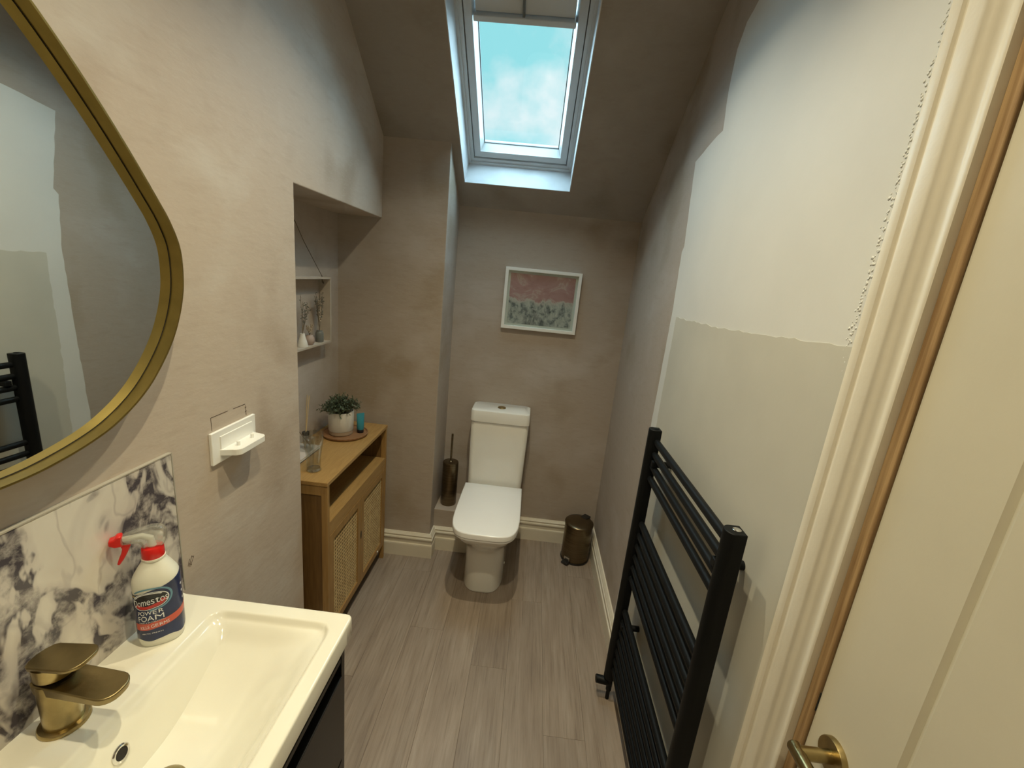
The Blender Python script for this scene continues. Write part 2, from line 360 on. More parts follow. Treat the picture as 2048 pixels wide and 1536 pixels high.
def art_mat():
    m = bpy.data.materials.new('coast_print'); m.use_nodes = True; t = m.node_tree; b = t.nodes['Principled BSDF']; b.inputs['Roughness'].default_value = .35
    co = t.nodes.new('ShaderNodeTexCoord'); sp = t.nodes.new('ShaderNodeSeparateXYZ'); t.links.new(co.outputs['Object'], sp.inputs[0])
    def noise(st, s, d, dist=0, off=0):
        ma = t.nodes.new('ShaderNodeMapping'); ma.inputs['Scale'].default_value = st; ma.inputs['Location'].default_value = (off, 0, off); t.links.new(co.outputs['Object'], ma.inputs[0])
        n = t.nodes.new('ShaderNodeTexNoise'); n.inputs['Scale'].default_value = s; n.inputs['Detail'].default_value = d; n.inputs['Distortion'].default_value = dist; n.inputs['Roughness'].default_value = .65
        t.links.new(ma.outputs[0], n.inputs['Vector']); return n.outputs['Fac']
    def rp(fac, stops):
        r_ = t.nodes.new('ShaderNodeValToRGB'); e = r_.color_ramp.elements
        e[0].position, e[0].color = stops[0][0], (*stops[0][1], 1); e[1].position, e[1].color = stops[-1][0], (*stops[-1][1], 1)
        for p, c in stops[1:-1]: q = e.new(p); q.color = (*c, 1)
        t.links.new(fac, r_.inputs[0]); return r_.outputs[0]
    pink = rp(noise((1, 1, 1.6), 9, 3, 1.0, 3), [(.35, (.40, .20, .205)), (.52, (.46, .255, .255)), (.58, (.52, .38, .36)), (.62, (.45, .26, .26)), (.8, (.50, .34, .33))])
    rock = rp(noise((1.2, 1, .9), 30, 12, .5, 1), [(.33, (.04, .06, .075)), (.43, (.20, .23, .23)), (.50, (.38, .40, .38)), (.60, (.52, .52, .49)), (.72, (.44, .42, .39))])
    # dark water around the lower middle
    d = t.nodes.new('ShaderNodeVectorMath'); d.operation = 'DISTANCE'; d.inputs[1].default_value = (-.03, 0, -.14); t.links.new(co.outputs['Object'], d.inputs[0])
    mr = t.nodes.new('ShaderNodeMapRange'); mr.inputs['From Min'].default_value = .03; mr.inputs['From Max'].default_value = .11; mr.inputs['To Min'].default_value = .75; mr.inputs['To Max'].default_value = 0; t.links.new(d.outputs['Value'], mr.inputs[0])
    nz = noise((1.7, 1, .7), 26, 8, .8, 8); ms = t.nodes.new('ShaderNodeMapRange'); ms.inputs['From Min'].default_value = .40; ms.inputs['From Max'].default_value = .56; t.links.new(nz, ms.inputs[0])
    mm = t.nodes.new('ShaderNodeMath'); mm.operation = 'MULTIPLY'; t.links.new(mr.outputs[0], mm.inputs[0]); t.links.new(ms.outputs[0], mm.inputs[1])
    mx = t.nodes.new('ShaderNodeMix'); mx.data_type = 'RGBA'; t.links.new(mm.outputs[0], mx.inputs[0]); t.links.new(rock, mx.inputs[6]); mx.inputs[7].default_value = (.012, .03, .05, 1)
    # boundary: z + noise
    ns = noise((1, 1, 1), 12, 6, .3, 6); a = t.nodes.new('ShaderNodeMath'); a.operation = 'MULTIPLY_ADD'; a.inputs[1].default_value = .14; t.links.new(ns, a.inputs[0]); t.links.new(sp.outputs['Z'], a.inputs[2])
    md = t.nodes.new('ShaderNodeMapRange'); md.inputs['From Min'].default_value = .066; md.inputs['From Max'].default_value = .074; t.links.new(a.outputs[0], md.inputs[0])
    fo = t.nodes.new('ShaderNodeMapRange'); fo.inputs['From Min'].default_value = .048; fo.inputs['From Max'].default_value = .066; t.links.new(a.outputs[0], fo.inputs[0])
    m1 = t.nodes.new('ShaderNodeMix'); m1.data_type = 'RGBA'; t.links.new(fo.outputs[0], m1.inputs[0]); t.links.new(mx.outputs[2], m1.inputs[6]); m1.inputs[7].default_value = (.55, .50, .47, 1)
    m2 = t.nodes.new('ShaderNodeMix'); m2.data_type = 'RGBA'; t.links.new(md.outputs[0], m2.inputs[0]); t.links.new(m1.outputs[2], m2.inputs[6]); t.links.new(pink, m2.inputs[7])
    t.links.new(m2.outputs[2], b.inputs['Base Color']); return m
M['art'] = art_mat()

# ================================================================== room shell
XL, XB, XR = -.7695, -.984, .512      # left wall, alcove back, right wall
Y1, Y2, YJ, YF = 2.137, 2.434, 1.3735, -.95
XC = -.4554                            # corner of the boxed-out pier
ZK, T = 1.940, .7563; ZH = 1.812; ZC = 2.62
nrm = math.hypot(1, T); CV, SV = 1/nrm, T/nrm      # cos/sin of the slope
def zs(y): return ZK + (Y2-y)*T
def SL(x, v, n=0):   # slope frame: v up the slope from the back wall, n outwards
    return Vector((x, Y2 - v*CV + n*SV, ZK + v*SV + n*CV))
YC = Y2 - (ZC-ZK)/T
def struct(name, bm, m, parent=None, **k):
    o = link(name, bm, m, parent, **k)
    if not parent: o['kind'] = 'structure'
    return o
TT = .06
# wall_left with the alcove opening under the header
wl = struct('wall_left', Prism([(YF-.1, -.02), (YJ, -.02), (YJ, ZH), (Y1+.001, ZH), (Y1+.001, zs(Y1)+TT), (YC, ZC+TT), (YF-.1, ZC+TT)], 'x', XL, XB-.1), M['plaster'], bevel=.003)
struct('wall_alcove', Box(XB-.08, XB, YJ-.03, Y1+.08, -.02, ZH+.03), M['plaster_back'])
struct('wall_pier', Prism([(XB-.1, -.02), (XC, -.02), (XC, 2.6), (XB-.1, 2.6)], 'y', Y1, Y1+.001), M['plaster_back'])
bm = bmesh.new()
# solid pier filling the corner behind the alcove end wall, its top cut by the slope
A = [(Y1+.001, -.02), (Y2+.1, -.02), (Y2+.1, zs(Y2+.1)+TT), (Y1+.001, zs(Y1+.001)+TT)]
prism(bm, A, 'x', XB-.1, XC)
bpy.data.objects.remove(bpy.data.objects['wall_pier'])
A[0] = (Y1, -.02); A[3] = (Y1, zs(Y1)+TT)
bm.free(); bm = Prism(A, 'x', XB-.1, XC)
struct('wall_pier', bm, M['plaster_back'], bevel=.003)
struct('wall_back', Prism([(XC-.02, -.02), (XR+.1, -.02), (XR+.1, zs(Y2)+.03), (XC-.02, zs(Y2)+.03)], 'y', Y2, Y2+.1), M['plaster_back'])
# wall_right with the door opening
DY0, DY1, DZ = -.235, .580, 2.035
wr = struct('wall_right', Prism([(Y2+.02, -.02), (Y2+.02, zs(Y2)+TT), (YC, ZC+TT), (YF-.1, ZC+TT), (YF-.1, -.02), (DY0-.03, -.02), (DY0-.03, DZ+.03), (DY1+.02, DZ+.03), (DY1+.02, -.02)], 'x', XR, XR+.12), M['plaster_back'])
struct('wall_front', Box(XL-.1, XR+.1, YF-.1, YF, -.02, ZC+.05), M['plaster'])
# sloped ceiling with the window opening, then the flat part
WX0, WX1, WV0, WV1, WN = -.417, .113, .155, 1.0, .165
bm = bmesh.new()
vt = (ZC-ZK)/SV
def slopequad(x0, x1, v0, v1, n0=0, n1=WN):
    P = [bm.verts.new(SL(x, v, n)) for x in (x0, x1) for v in (v0, v1) for n in (n0, n1)]
    for q in ((0, 1, 3, 2), (4, 6, 7, 5), (0, 4, 5, 1), (2, 3, 7, 6), (0, 2, 6, 4), (1, 5, 7, 3)): bm.faces.new([P[i] for i in q])
X0, X1 = XL-.09, XR+.09
# ring of one piece: outer rectangle, inner rectangle, both at n=0 and n=WN
ov = [(X0, -.12), (X1, -.12), (X1, vt+.02), (X0, vt+.02)]; iv = [(WX0, WV0), (WX1, WV0), (WX1, WV1), (WX0, WV1)]
R0 = [bm.verts.new(SL(x, v, 0)) for x, v in ov]; R1 = [bm.verts.new(SL(x, v, 0)) for x, v in iv]
R2 = [bm.verts.new(SL(x, v, WN)) for x, v in ov]; R3 = [bm.verts.new(SL(x, v, WN)) for x, v in iv]
for k in range(4):
    j = (k+1) % 4
    bm.faces.new((R0[k], R0[j], R1[j], R1[k])); bm.faces.new((R2[k], R3[k], R3[j], R2[j]))
    bm.faces.new((R1[k], R1[j], R3[j], R3[k])); bm.faces.new((R0[k], R2[k], R2[j], R0[j]))
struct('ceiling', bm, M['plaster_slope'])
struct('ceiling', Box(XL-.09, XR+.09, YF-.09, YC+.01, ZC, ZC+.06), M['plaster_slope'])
# boxed-in pipe ledge behind the toilet
struct('trim_4', Box(XC-.001, -.243, 2.225, Y2+.01, -.01, .254), M['plaster_back'], bevel=.003)

# painted patch on the right wall: two coats, each a real skin over the plaster
def rough(pts, step=.02, amp=.0035, seed=3, sel=None):
    rnd = random.Random(seed); outp = []
    n = len(pts)
    for i in range(n):
        a, b_ = pts[i], pts[(i+1) % n]; L = math.hypot(b_[0]-a[0], b_[1]-a[1]); k = max(1, int(L/step))
        am = amp if (sel is None or i in sel) else 0
        for j in range(k):
            t_ = j/k; outp.append((a[0]+(b_[0]-a[0])*t_ + (rnd.uniform(-am, am) if j else 0), a[1]+(b_[1]-a[1])*t_ + (rnd.uniform(-am, am) if j else 0)))
    return outp
def skin(name, pts, x, th, m, label):
    bm = bmesh.new(); from mathutils.geometry import tessellate_polygon
    A_ = [bm.verts.new((x-th, *p)) for p in pts]; B_ = [bm.verts.new((x+.0003, *p)) for p in pts]; n = len(pts)
    for t_ in tessellate_polygon([[Vector((p[0], p[1], 0)) for p in pts]]): bm.faces.new([A_[i] for i in t_])
    for i in range(n): bm.faces.new((A_[i], B_[i], B_[(i+1) % n], A_[(i+1) % n]))
    return link(name, bm, m, wr, label=label)
patch = [(.66, .10), (1.69, .10), (1.672, .5), (1.655, 1.2), (1.65, 1.55), (1.668, 1.745), (1.652, 1.765), (1.70, 2.055), (1.60, 2.075), (1.485, 2.09), (1.502, 2.20), (1.497, 2.31), (1.46, 2.36), (1.36, 2.40), (1.25, 2.47), (.9, 2.54), (-.90, 2.56), (-.90, 2.10), (.66, 2.10)]
skin('paint_coat', rough(patch, .03, .0022, 3, sel=range(1, 16)), XR, .0012, M['paint'], 'white first coat of paint with a stepped edge')
low = [(.70, .12), (1.575, .12), (1.582, .7), (1.590, 1.2), (1.592, 1.516), (1.45, 1.517), (1.2, 1.519), (.95, 1.53), (.70, 1.545)]
skin('undercoat', rough(low, .02, .003, 5, sel=range(1, 9)), XR-.0012, .0010, M['paint_low'], 'cream lower coat of paint with a ragged top edge')
# ragged filler lip beside the architrave
bm = bmesh.new(); rnd = random.Random(11)
for k in range(230):
    z = 1.50 + (k/230)*.62 + rnd.uniform(-.004, .004); y = .722 - .022*(z-1.5) + rnd.gauss(0, .0035)
    s_ = rnd.uniform(.0009, .0024)
    bmesh.ops.create_icosphere(bm, subdivisions=1, radius=s_, matrix=Matrix.Translation((XR-.0015, y, z)) @ Matrix.Diagonal((.45, 1, 1.3, 1)))
link('filler_crumbs', bm, M['paint'], wr, kind='stuff', smooth=True, label='rough filler lip beside the door frame')

# ---- floor: planks with recessed joints
fl = struct('floor', Box(XB-.1, XR+.12, YF-.1, Y2+.1, -.03, -.004), M['dark'])
PW, PL, G = .152, 1.22, .0004
x = -1.02; col = 0
rnd = random.Random(5)
offs = [.35, .92, .14, .70, 1.08, .46, .02, .83, .27, .60, .99]
while x < XR+.05:
    y = YF - offs[col % len(offs)]
    while y < Y2+.05:
        y0, y1 = max(y, YF-.02), min(y+PL, Y2+.02); x1 = min(x+PW, XR+.03)
        if y1-y0 > .02:
            bm = Box(x+G/2, x1-G/2, y0+G/2, y1-G/2, -.006, 0)
            o = link('plank', bm, M['floor'], fl, bevel=.0007, seg=1)
        y += PL
    x += PW; col += 1

# ---- skirting boards: moulded profile swept along each run
SK = .1457
prof = [(0, 0), (.020, 0), (.020, .072), (.0185, .079), (.013, .082), (.013, .103), (.0155, .106), (.0195, .109), (.0205, .115), (.0185, .120), (.0135, .1225), (.013, .125), (.0155, .128), (.016, .133), (.0125, .137), (.011, .1395), (.0085, .1425), (.0065, SK), (0, SK)]
def skirt(name, path, closed_ends=True):
    """path: floor points along the wall, room on the left-hand side normal given by side"""
    bm = bmesh.new(); n = len(path); rings = []
    P = [Vector((p[0], p[1], 0)) for p in path]
    for i in range(n):
        d1 = (P[i]-P[i-1]).normalized() if i > 0 else None; d2 = (P[i+1]-P[i]).normalized() if i < n-1 else None
        n1 = Vector((d1.y, -d1.x, 0)) if d1 else None; n2 = Vector((d2.y, -d2.x, 0)) if d2 else None
        if n1 is None: nn = n2
        elif n2 is None: nn = n1
        else: nn = (n1+n2)/(1+n1.dot(n2))
        rings.append([P[i] + nn*o_ + Vector((0, 0, z)) for o_, z in prof])
    loft(bm, rings); return struct(name, bm, M['trim'])
skirt('baseboard_pier', [(-.98, Y1), (XC, Y1), (XC, 2.225-.0), (-.243, 2.225)])
skirt('baseboard_back', [(-.243, Y2), (XR, Y2), (XR, .697)])
skirt('baseboard_left', [(XL, YF), (XL, YJ), (XB, YJ)])

# ================================================================== window_1 (roof window)
win = bpy.data.objects.new('window_1', None); C.objects.link(win); win['kind'] = 'structure'
win.matrix_basis = Matrix.Translation(SL((WX0+WX1)/2, WV0, 0))
def ring(bm, ins0, ins1, n0, n1, n1b=None):
    """rectangular ring between insets ins0 (outer) and ins1 (inner) from depth n0 to n1; inner face bottom may recess to n1b"""
    a = [(WX0+ins0, WV0+ins0), (WX1-ins0, WV0+ins0), (WX1-ins0, WV1-ins0), (WX0+ins0, WV1-ins0)]
    b_ = [(WX0+ins1, WV0+ins1), (WX1-ins1, WV0+ins1), (WX1-ins1, WV1-ins1), (WX0+ins1, WV1-ins1)]
    nb = n0 if n1b is None else n1b
    A = [bm.verts.new(SL(*p, n0)) for p in a]; B = [bm.verts.new(SL(*p, nb)) for p in b_]
    D = [bm.verts.new(SL(*p, n1)) for p in a]; E_ = [bm.verts.new(SL(*p, n1)) for p in b_]
    for k in range(4):
        j = (k+1) % 4
        bm.faces.new((A[k], A[j], B[j], B[k])); bm.faces.new((D[k], E_[k], E_[j], D[j]))
        bm.faces.new((A[k], D[k], D[j], A[j])); bm.faces.new((B[k], B[j], E_[j], E_[k]))
# painted reveal lining
bm = bmesh.new(); ring(bm, -.0005, .003, -.0008, .150); link('reveal', bm, M['reveal'], win, label='white painted window reveal')
bm = bmesh.new(); ring(bm, .001, .014, .128, .215); link('lining_groove', bm, M['winframe'], win, bevel=.001)
bm = bmesh.new(); ring(bm, .012, .030, .139, .215); link('outer_frame', bm, M['winframe'], win, bevel=.0015)
bm = bmesh.new(); ring(bm, .028, .036, .152, .215); link('gasket', bm, M['gasket'], win)
bm = bmesh.new(); ring(bm, .0335, .066, .146, .215); sash = link('sash', bm, M['winframe'], win, bevel=.002)
bm = bmesh.new(); ring(bm, .0655, .079, .150, .215, n1b=.196); link('glazing_bead', bm, M['winframe'], win, bevel=.001)
bm = bmesh.new(); ring(bm, .0785, .0815, .194, .200); link('glass_seal', bm, M['gasket'], win)
bm = bmesh.new(); P = [bm.verts.new(SL(x_, v_, .198)) for x_, v_ in ((WX0+.075, WV0+.075), (WX1-.075, WV0+.075), (WX1-.075, WV1-.075), (WX0+.075, WV1-.075))]
bm.faces.new(P); link('pane', bm, M['pane'], win)
# ventilation bar across the top of the sash, with its seam and catch
bm = bmesh.new()
def sbox(bm, x0, x1, v0, v1, n0, n1):
    P = [bm.verts.new(SL(x_, v_, n_)) for x_ in (x0, x1) for v_ in (v0, v1) for n_ in (n0, n1)]
    for q in ((0, 1, 3, 2), (4, 6, 7, 5), (0, 4, 5, 1), (2, 3, 7, 6), (0, 2, 6, 4), (1, 5, 7, 3)): bm.faces.new([P[i] for i in q])
sbox(bm, WX0+.072, WX1-.072, .785, .806, .128, .200); link('ventilation_bar', bm, M['winframe'], win, bevel=.003)
bm = bmesh.new(); sbox(bm, WX0+.078, -.157, .808, .930, .150, .185); sbox(bm, -.154, WX1-.078, .808, .930, .150, .185); link('ventilation_flap', bm, M['winframe'], win, bevel=.003)
bm = bmesh.new(); sbox(bm, -.160, -.151, .800, .92, .135, .155); link('catch', bm, M['gasket'], win, bevel=.001)

# ================================================================== door_1 on the right, with frame
door = bpy.data.objects.new('door_1', None); C.objects.link(door); door['kind'] = 'structure'; door.matrix_basis = Matrix.Translation((XR, DY0, 0))
DX = XR + .004            # face of the leaf
ly0, ly1 = DY0, .571
bm = bmesh.new()
# leaf with two columns of recessed panels (frame-and-panel in one skin)
ys = [ly0, ly0+.115, ly0+.115+.225, ly1-.131-.225, ly1-.131, ly1]
zz = [.006, .22, .86, .93, 1.86, 1.98]
dpt = .0055; bev = .0085
def quad(bm, *p): bm.faces.new([bm.verts.new(q) for q in p])
for i in range(5):
    for j in range(5):
        y0, y1, z0, z1 = ys[i], ys[i+1], zz[j], zz[j+1]
        if i in (1, 3) and j in (1, 3):
            o4 = [(DX, y0, z0), (DX, y1, z0), (DX, y1, z1), (DX, y0, z1)]
            g4 = [(DX+dpt, y0+bev*.6, z0+bev*.6), (DX+dpt, y1-bev*.6, z0+bev*.6), (DX+dpt, y1-bev*.6, z1-bev*.6), (DX+dpt, y0+bev*.6, z1-bev*.6)]
            c4 = [(DX+.0012, y0+bev*1.5, z0+bev*1.5), (DX+.0012, y1-bev*1.5, z0+bev*1.5), (DX+.0012, y1-bev*1.5, z1-bev*1.5), (DX+.0012, y0+bev*1.5, z1-bev*1.5)]
            for a, b_ in ((o4, g4), (g4, c4)):
                for k in range(4): quad(bm, a[k], a[(k+1) % 4], b_[(k+1) % 4], b_[k])
            quad(bm, *c4)
        else: quad(bm, (DX, y0, z0), (DX, y1, z0), (DX, y1, z1), (DX, y0, z1))
bmesh.ops.remove_doubles(bm, verts=bm.verts, dist=1e-5)
bm.normal_update(); bd = [e for e in bm.edges if len(e.link_faces) == 1]
ex = bmesh.ops.extrude_edge_only(bm, edges=bd); nv_ = [v for v in ex['geom'] if isinstance(v, bmesh.types.BMVert)]
for v in nv_: v.co.x = DX+.04
bmesh.ops.holes_fill(bm, edges=[e for e in bm.edges if len(e.link_faces) == 1])
link('door_leaf', bm, M['door'], door)
# handle: rose, neck, lever
hy, hz = .517, .955
hd = link('door_handle', Lathe([(0, 0), (.0265, 0), (.0265, .006), (.0255, .0085), (0, .0085)], 40), M['brass'], door, smooth='auto')
hd['label'] = 'brushed brass lever handle'
hd.matrix_parent_inverse = door.matrix_basis.inverted(); hd.matrix_basis = Matrix.Translation((DX, hy, hz)) @ Matrix.Rotation(-PI/2, 4, 'Y')
nb = link('neck', Tube([(0, 0, .006), (0, 0, .060)], .0095, 20), M['brass'], hd, smooth='auto'); nb.matrix_parent_inverse = Matrix()
lv = link('lever', Tube([(0, .012, .055), (0, .010, .0552), (0, -.118, .055), (0, -.120, .055)], [.0085, .0098, .0098, .0085], 20), M['brass'], hd, smooth='auto'); lv.matrix_parent_inverse = Matrix()
link('latch_plate', Box(DX-.001, DX+.010, .5715, .581, .975, 1.010), M['dark'], door)
# bare pine lining of the frame
bm = bmesh.new()
for (a, b_) in ((.5735, .592), (DY0-.02, DY0-.0025)): box(bm, XR-.001, XR+.11, a, b_, 0, 1.997)
box(bm, XR-.001, XR+.11, DY0-.02, .592, 1.9825, 2.002); struct('trim_1', bm, M['pine'], bevel=.0015)
# painted outer strip of lining
# architrave: moulded, near side, far side and head
ap = [(0, .592), (.0125, .592), (.0135, .5935), (.0135, .600), (.0105, .6045), (.0075, .612), (.0085, .622), (.0125, .629), (.0165, .634), (.0180, .638), (.0180, .655), (.0165, .662), (.0145, .6655), (.0145, .668), (.0185, .670), (.0195, .675), (.0195, .683), (.0165, .690), (0, .690)]
def arch(name, rings):
    bm = bmesh.new(); loft(bm, rings); return struct(name, bm, M['trim'], smooth='auto')
inner = .592
A = [[(XR-o_, y_, 0) for o_, y_ in ap], [(XR-o_, y_, 2.002+(y_-inner)) for o_, y_ in ap],
     [(XR-o_, (DY0-.02)-(y_-inner), 2.002+(y_-inner)) for o_, y_ in ap], [(XR-o_, (DY0-.02)-(y_-inner), 0) for o_, y_ in ap]]
arch('trim_2', A)

# ================================================================== mirror
pts = [(.545, 1.232), (.612, 1.240), (.680, 1.258), (.728, 1.281), (.772, 1.312), (.808, 1.349), (.840, 1.392), (.862, 1.432), (.880, 1.480), (.889, 1.527), (.888, 1.588), (.871, 1.635), (.846, 1.676), (.782, 1.768), (.715, 1.853), (.648, 1.925), (.575, 1.985), (.49, 2.03), (.39, 2.045), (.29, 2.02), (.20, 1.95), (.14, 1.84), (.11, 1.70), (.12, 1.56), (.17, 1.42), (.25, 1.32), (.35, 1.26), (.45, 1.235)]
def catmull(P, sub=6):
    o = []; n = len(P)
    for i in range(n):
        p0, p1, p2, p3 = P[i-1], P[i], P[(i+1) % n], P[(i+2) % n]
        for s in range(sub):
            t_ = s/sub
            o.append(tuple(.5*((2*p1[c])+(-p0[c]+p2[c])*t_+(2*p0[c]-5*p1[c]+4*p2[c]-p3[c])*t_*t_+(-p0[c]+3*p1[c]-3*p2[c]+p3[c])*t_**3) for c in (0, 1)))
    return o
MT = .03     # the mirror hangs slightly out of parallel with the wall
pts = [(y_*(.74-MT*(y_-.11))/.74, 1.6+(z_-1.6)*(.74-MT*(y_-.11))/.74) for y_, z_ in pts]
outl = catmull(pts, 6)
def inset(P, d):
    o = []; n = len(P)
    for i in range(n):
        a, b_ = P[i-1], P[(i+1) % n]; tx, ty = b_[0]-a[0], b_[1]-a[1]; L = math.hypot(tx, ty); o.append((P[i][0]-ty/L*d, P[i][1]+tx/L*d))
    return o
mir = thing('mirror', 'large pebble-shaped wall mirror with a slim gold metal rim', 'mirror', (XL, .5, 1.23))
bm = bmesh.new(); ins = inset(outl, .0035)
rings = [[(XL+.001, *p) for p in outl], [(XL+.030, *p) for p in outl], [(XL+.030, *p) for p in ins], [(XL+.005, *p) for p in ins]]
loft(bm, rings, cap=False); link('rim', bm, M['gold'], mir, smooth='auto')
bm = bmesh.new(); ins2 = inset(outl, .0030); fc = bm.faces.new([bm.verts.new((XL+.006, *p)) for p in ins2]); prism(bm, ins2, 'x', XL+.001, XL+.0055); link('glass', bm, M['mirror'], mir)
bm = bmesh.new(); loft(bm, [[(XL+.0064, *p) for p in inset(outl, .0032)], [(XL+.0064, *p) for p in inset(outl, .0050)]], cap=False); link('rim_gap', bm, M['dark'], mir)
for o in list(mir.children):      # the mirror hangs a little out of parallel with the wall, its far side standing off on its bracket
    for v in o.data.vertices: v.co.x += max(0, (v.co.y-.11))*MT
    if o.name.startswith('rim'): pass
link('bracket', Box(XL+.0005, XL+.010, .55, .75, 1.70, 1.74), M['dark'], mir)

# ================================================================== splashback
sb = thing('splashback', 'marble splashback slab with dark grey veins standing behind the basin', 'tile', (XL, .5, .8))
link('slab', Box(XL+.0005, XL+.0085, .215, .836, .7995, 1.152), M['marble'], sb, bevel=.0008)
bm = bmesh.new(); box(bm, XL+.0005, XL+.0095, .215, .8385, 1.152, 1.1545); box(bm, XL+.0005, XL+.0095, .836, .8385, .7995, 1.152); link('edge_trim', bm, M['tile_trim'], sb)
bm = bmesh.new(); box(bm, XL+.0085, XL+.0105, .229, .829, .7998, .8022); link('sealant', bm, M['seal'], sb)

# ================================================================== basin and vanity
BX0, BX1, BY0, BY1, BZ = XL+.001, -.345, .229, .829, .80
def sst(t_): t_ = max(0, min(1, t_)); return t_*t_*(3-2*t_)
def dens(a, b_, edges, n):
    L = set(a+(b_-a)*i/n for i in range(n+1))
    for e, w_ in edges:
        for k in range(13): L.add(e-w_+2*w_*k/12)
    L = sorted(v for v in L if a-1e-9 <= v <= b_+1e-9); o = [L[0]]
    for v in L[1:]:
        if v-o[-1] > .0006: o.append(v)
    o[-1] = b_; return o
gx = dens(BX0, BX1, [(BX0, .006), (BX1, .006), (-.652, .012), (-.38, .010)], 46)
gy = dens(BY0, BY1, [(BY0, .006), (BY1, .006), (.79, .012), (.268, .012)], 66)
RC = .016
def bz(x, y):
    # bowl: inner rounded rectangle, steep back, easy front and ramped ends
    ix0, ix1, iy0, iy1 = -.655, -.376, .262, .796
    rr = .035
    dx = min(x-ix0, ix1-x); dy = min(y-iy0, iy1-y)
    if dx < rr and dy < rr: de = rr - math.hypot(rr-dx, rr-dy)
    else: de = min(dx, dy)
    z = BZ
    if de > 0:
        back = sst((x-ix0)/.045); front = sst((ix1-x+.01)/.150); end = sst((iy1-y+.02)/.24)*sst((y-iy0+.02)/.24)
        lip = sst(de/.012)
        z -= .012*lip + .105*min(back, 1)*front**.8*end**.7*sst(de/.045)
    # raised tiny outer bead, low ledge behind
    ed = min(x-BX0+.004, BX1-x, y-BY0, BY1-y)
    if x < -.752: z += .003*sst((-.752-x)/.006)
    if ed < .0055: q = 1-ed/.0055; z -= .0055*(1-math.sqrt(max(0, 1-q*q)))
    return z
bm = bmesh.new(); G_ = []
for x in gx:
    row = []
    for y in gy:
        px, py = x, y
        cx = BX1-RC; cyA, cyB = BY1-RC, BY0+RC
        for cy, s_ in ((cyA, 1), (cyB, -1)):
            if px > cx and (py-cy)*s_ > 0:
                ax, ay = px-cx, abs(py-cy); m_ = max(ax, ay); L = math.hypot(ax, ay)
                if L > 0: px = cx+ax*m_/L; py = cy+s_*ay*m_/L
        row.append(bm.verts.new((px, py, bz(x, y))))
    G_.append(row)
for i in range(len(gx)-1):
    for j in range(len(gy)-1): bm.faces.new((G_[i][j], G_[i+1][j], G_[i+1][j+1], G_[i][j+1]))
edge = [G_[i][0] for i in range(len(gx))] + [G_[-1][j] for j in range(1, len(gy))] + [G_[i][-1] for i in range(len(gx)-2, -1, -1)] + [G_[0][j] for j in range(len(gy)-2, 0, -1)]
lo = [bm.verts.new((v.co.x, v.co.y, .7515)) for v in edge]
cc = Vector(((BX0+BX1)/2, (BY0+BY1)/2, .7475))
lo2 = []
for v in lo:
    q = v.co.copy(); q.z = .7475; q += (cc-q).normalized()*.005; lo2.append(bm.verts.new(q))
lo3 = []
for v in lo2:
    q = v.co.copy(); q.x = min(max(q.x, BX0+.02), BX1-.03); q.y = min(max(q.y, BY0+.03), BY1-.03); lo3.append(bm.verts.new(q))
for A_, B_ in ((edge, lo), (lo, lo2), (lo2, lo3)):
    n = len(edge)
    for k in range(n): bm.faces.new((A_[k], A_[(k+1) % n], B_[(k+1) % n], B_[k]))
bas = thing('basin', 'white ceramic basin with a shallow sloping bowl on the dark vanity', 'basin', (BX0, .529, .7475))
link('bowl', bm, M['basin'], bas, smooth='auto')
# overflow ring on the back slope and waste
ov_c = Vector((-.6275, .5285, bz(-.6275, .5285))); nx = (bz(-.6225, .5285)-bz(-.6325, .5285))/.010
nv = Vector((-nx, 0, 1)).normalized(); q = nv.to_track_quat('Z', 'Y').to_matrix().to_4x4()
o = link('overflow_ring', Lathe([(.0105, .0), (.0105, .0025), (.0135, .0035), (.0155, .0015), (.0155, -.002), (.0105, -.002)], 32, close=False), M['chrome'], bas, smooth='auto'); o.matrix_basis = Matrix.Translation(ov_c) @ q
o = link('overflow_hole', Lathe([(0, .0012), (.0106, .0012)], 24, close=False), M['dark'], bas); o.matrix_basis = Matrix.Translation(ov_c) @ q
wz = bz(-.555, .5285)
link('waste', Lathe([(0, .008), (.018, .008), (.024, .006), (.030, .003), (.032, 0), (.032, -.003), (0, -.003)], 36, c=(-.555, .5285, wz)), M['brass'], bas, smooth='auto')

van = thing('vanity_unit', 'black vanity cupboard under the white basin with recessed grip', 'vanity', (BX0, .529, .15))
VX = -.3545; VT = .7470
bm = bmesh.new()
box(bm, XL+.002, VX-.002, .237, .253, .15, VT); box(bm, XL+.002, VX-.002, .789, .805, .15, VT)
box(bm, XL+.002, XL+.014, .253, .789, .15, .62); box(bm, XL+.014, VX-.022, .253, .789, .15, .166)
box(bm, VX-.055, VX-.024, .253, .789, .672, .694); box(bm, VX-.018, VX-.006, .253, .789, .718, VT)
link('carcass', bm, M['vanity'], van, bevel=.001)
link('grip_rail', Box(VX-.020, VX-.003, .254, .788, .700, .716), M['vanity'], van, bevel=.002)
for z0, z1 in ((.166, .405), (.411, .662)):
    link('drawer', Box(VX-.020, VX, .2545, .7875, z0, z1), M['vanity'], van, bevel=.0015)

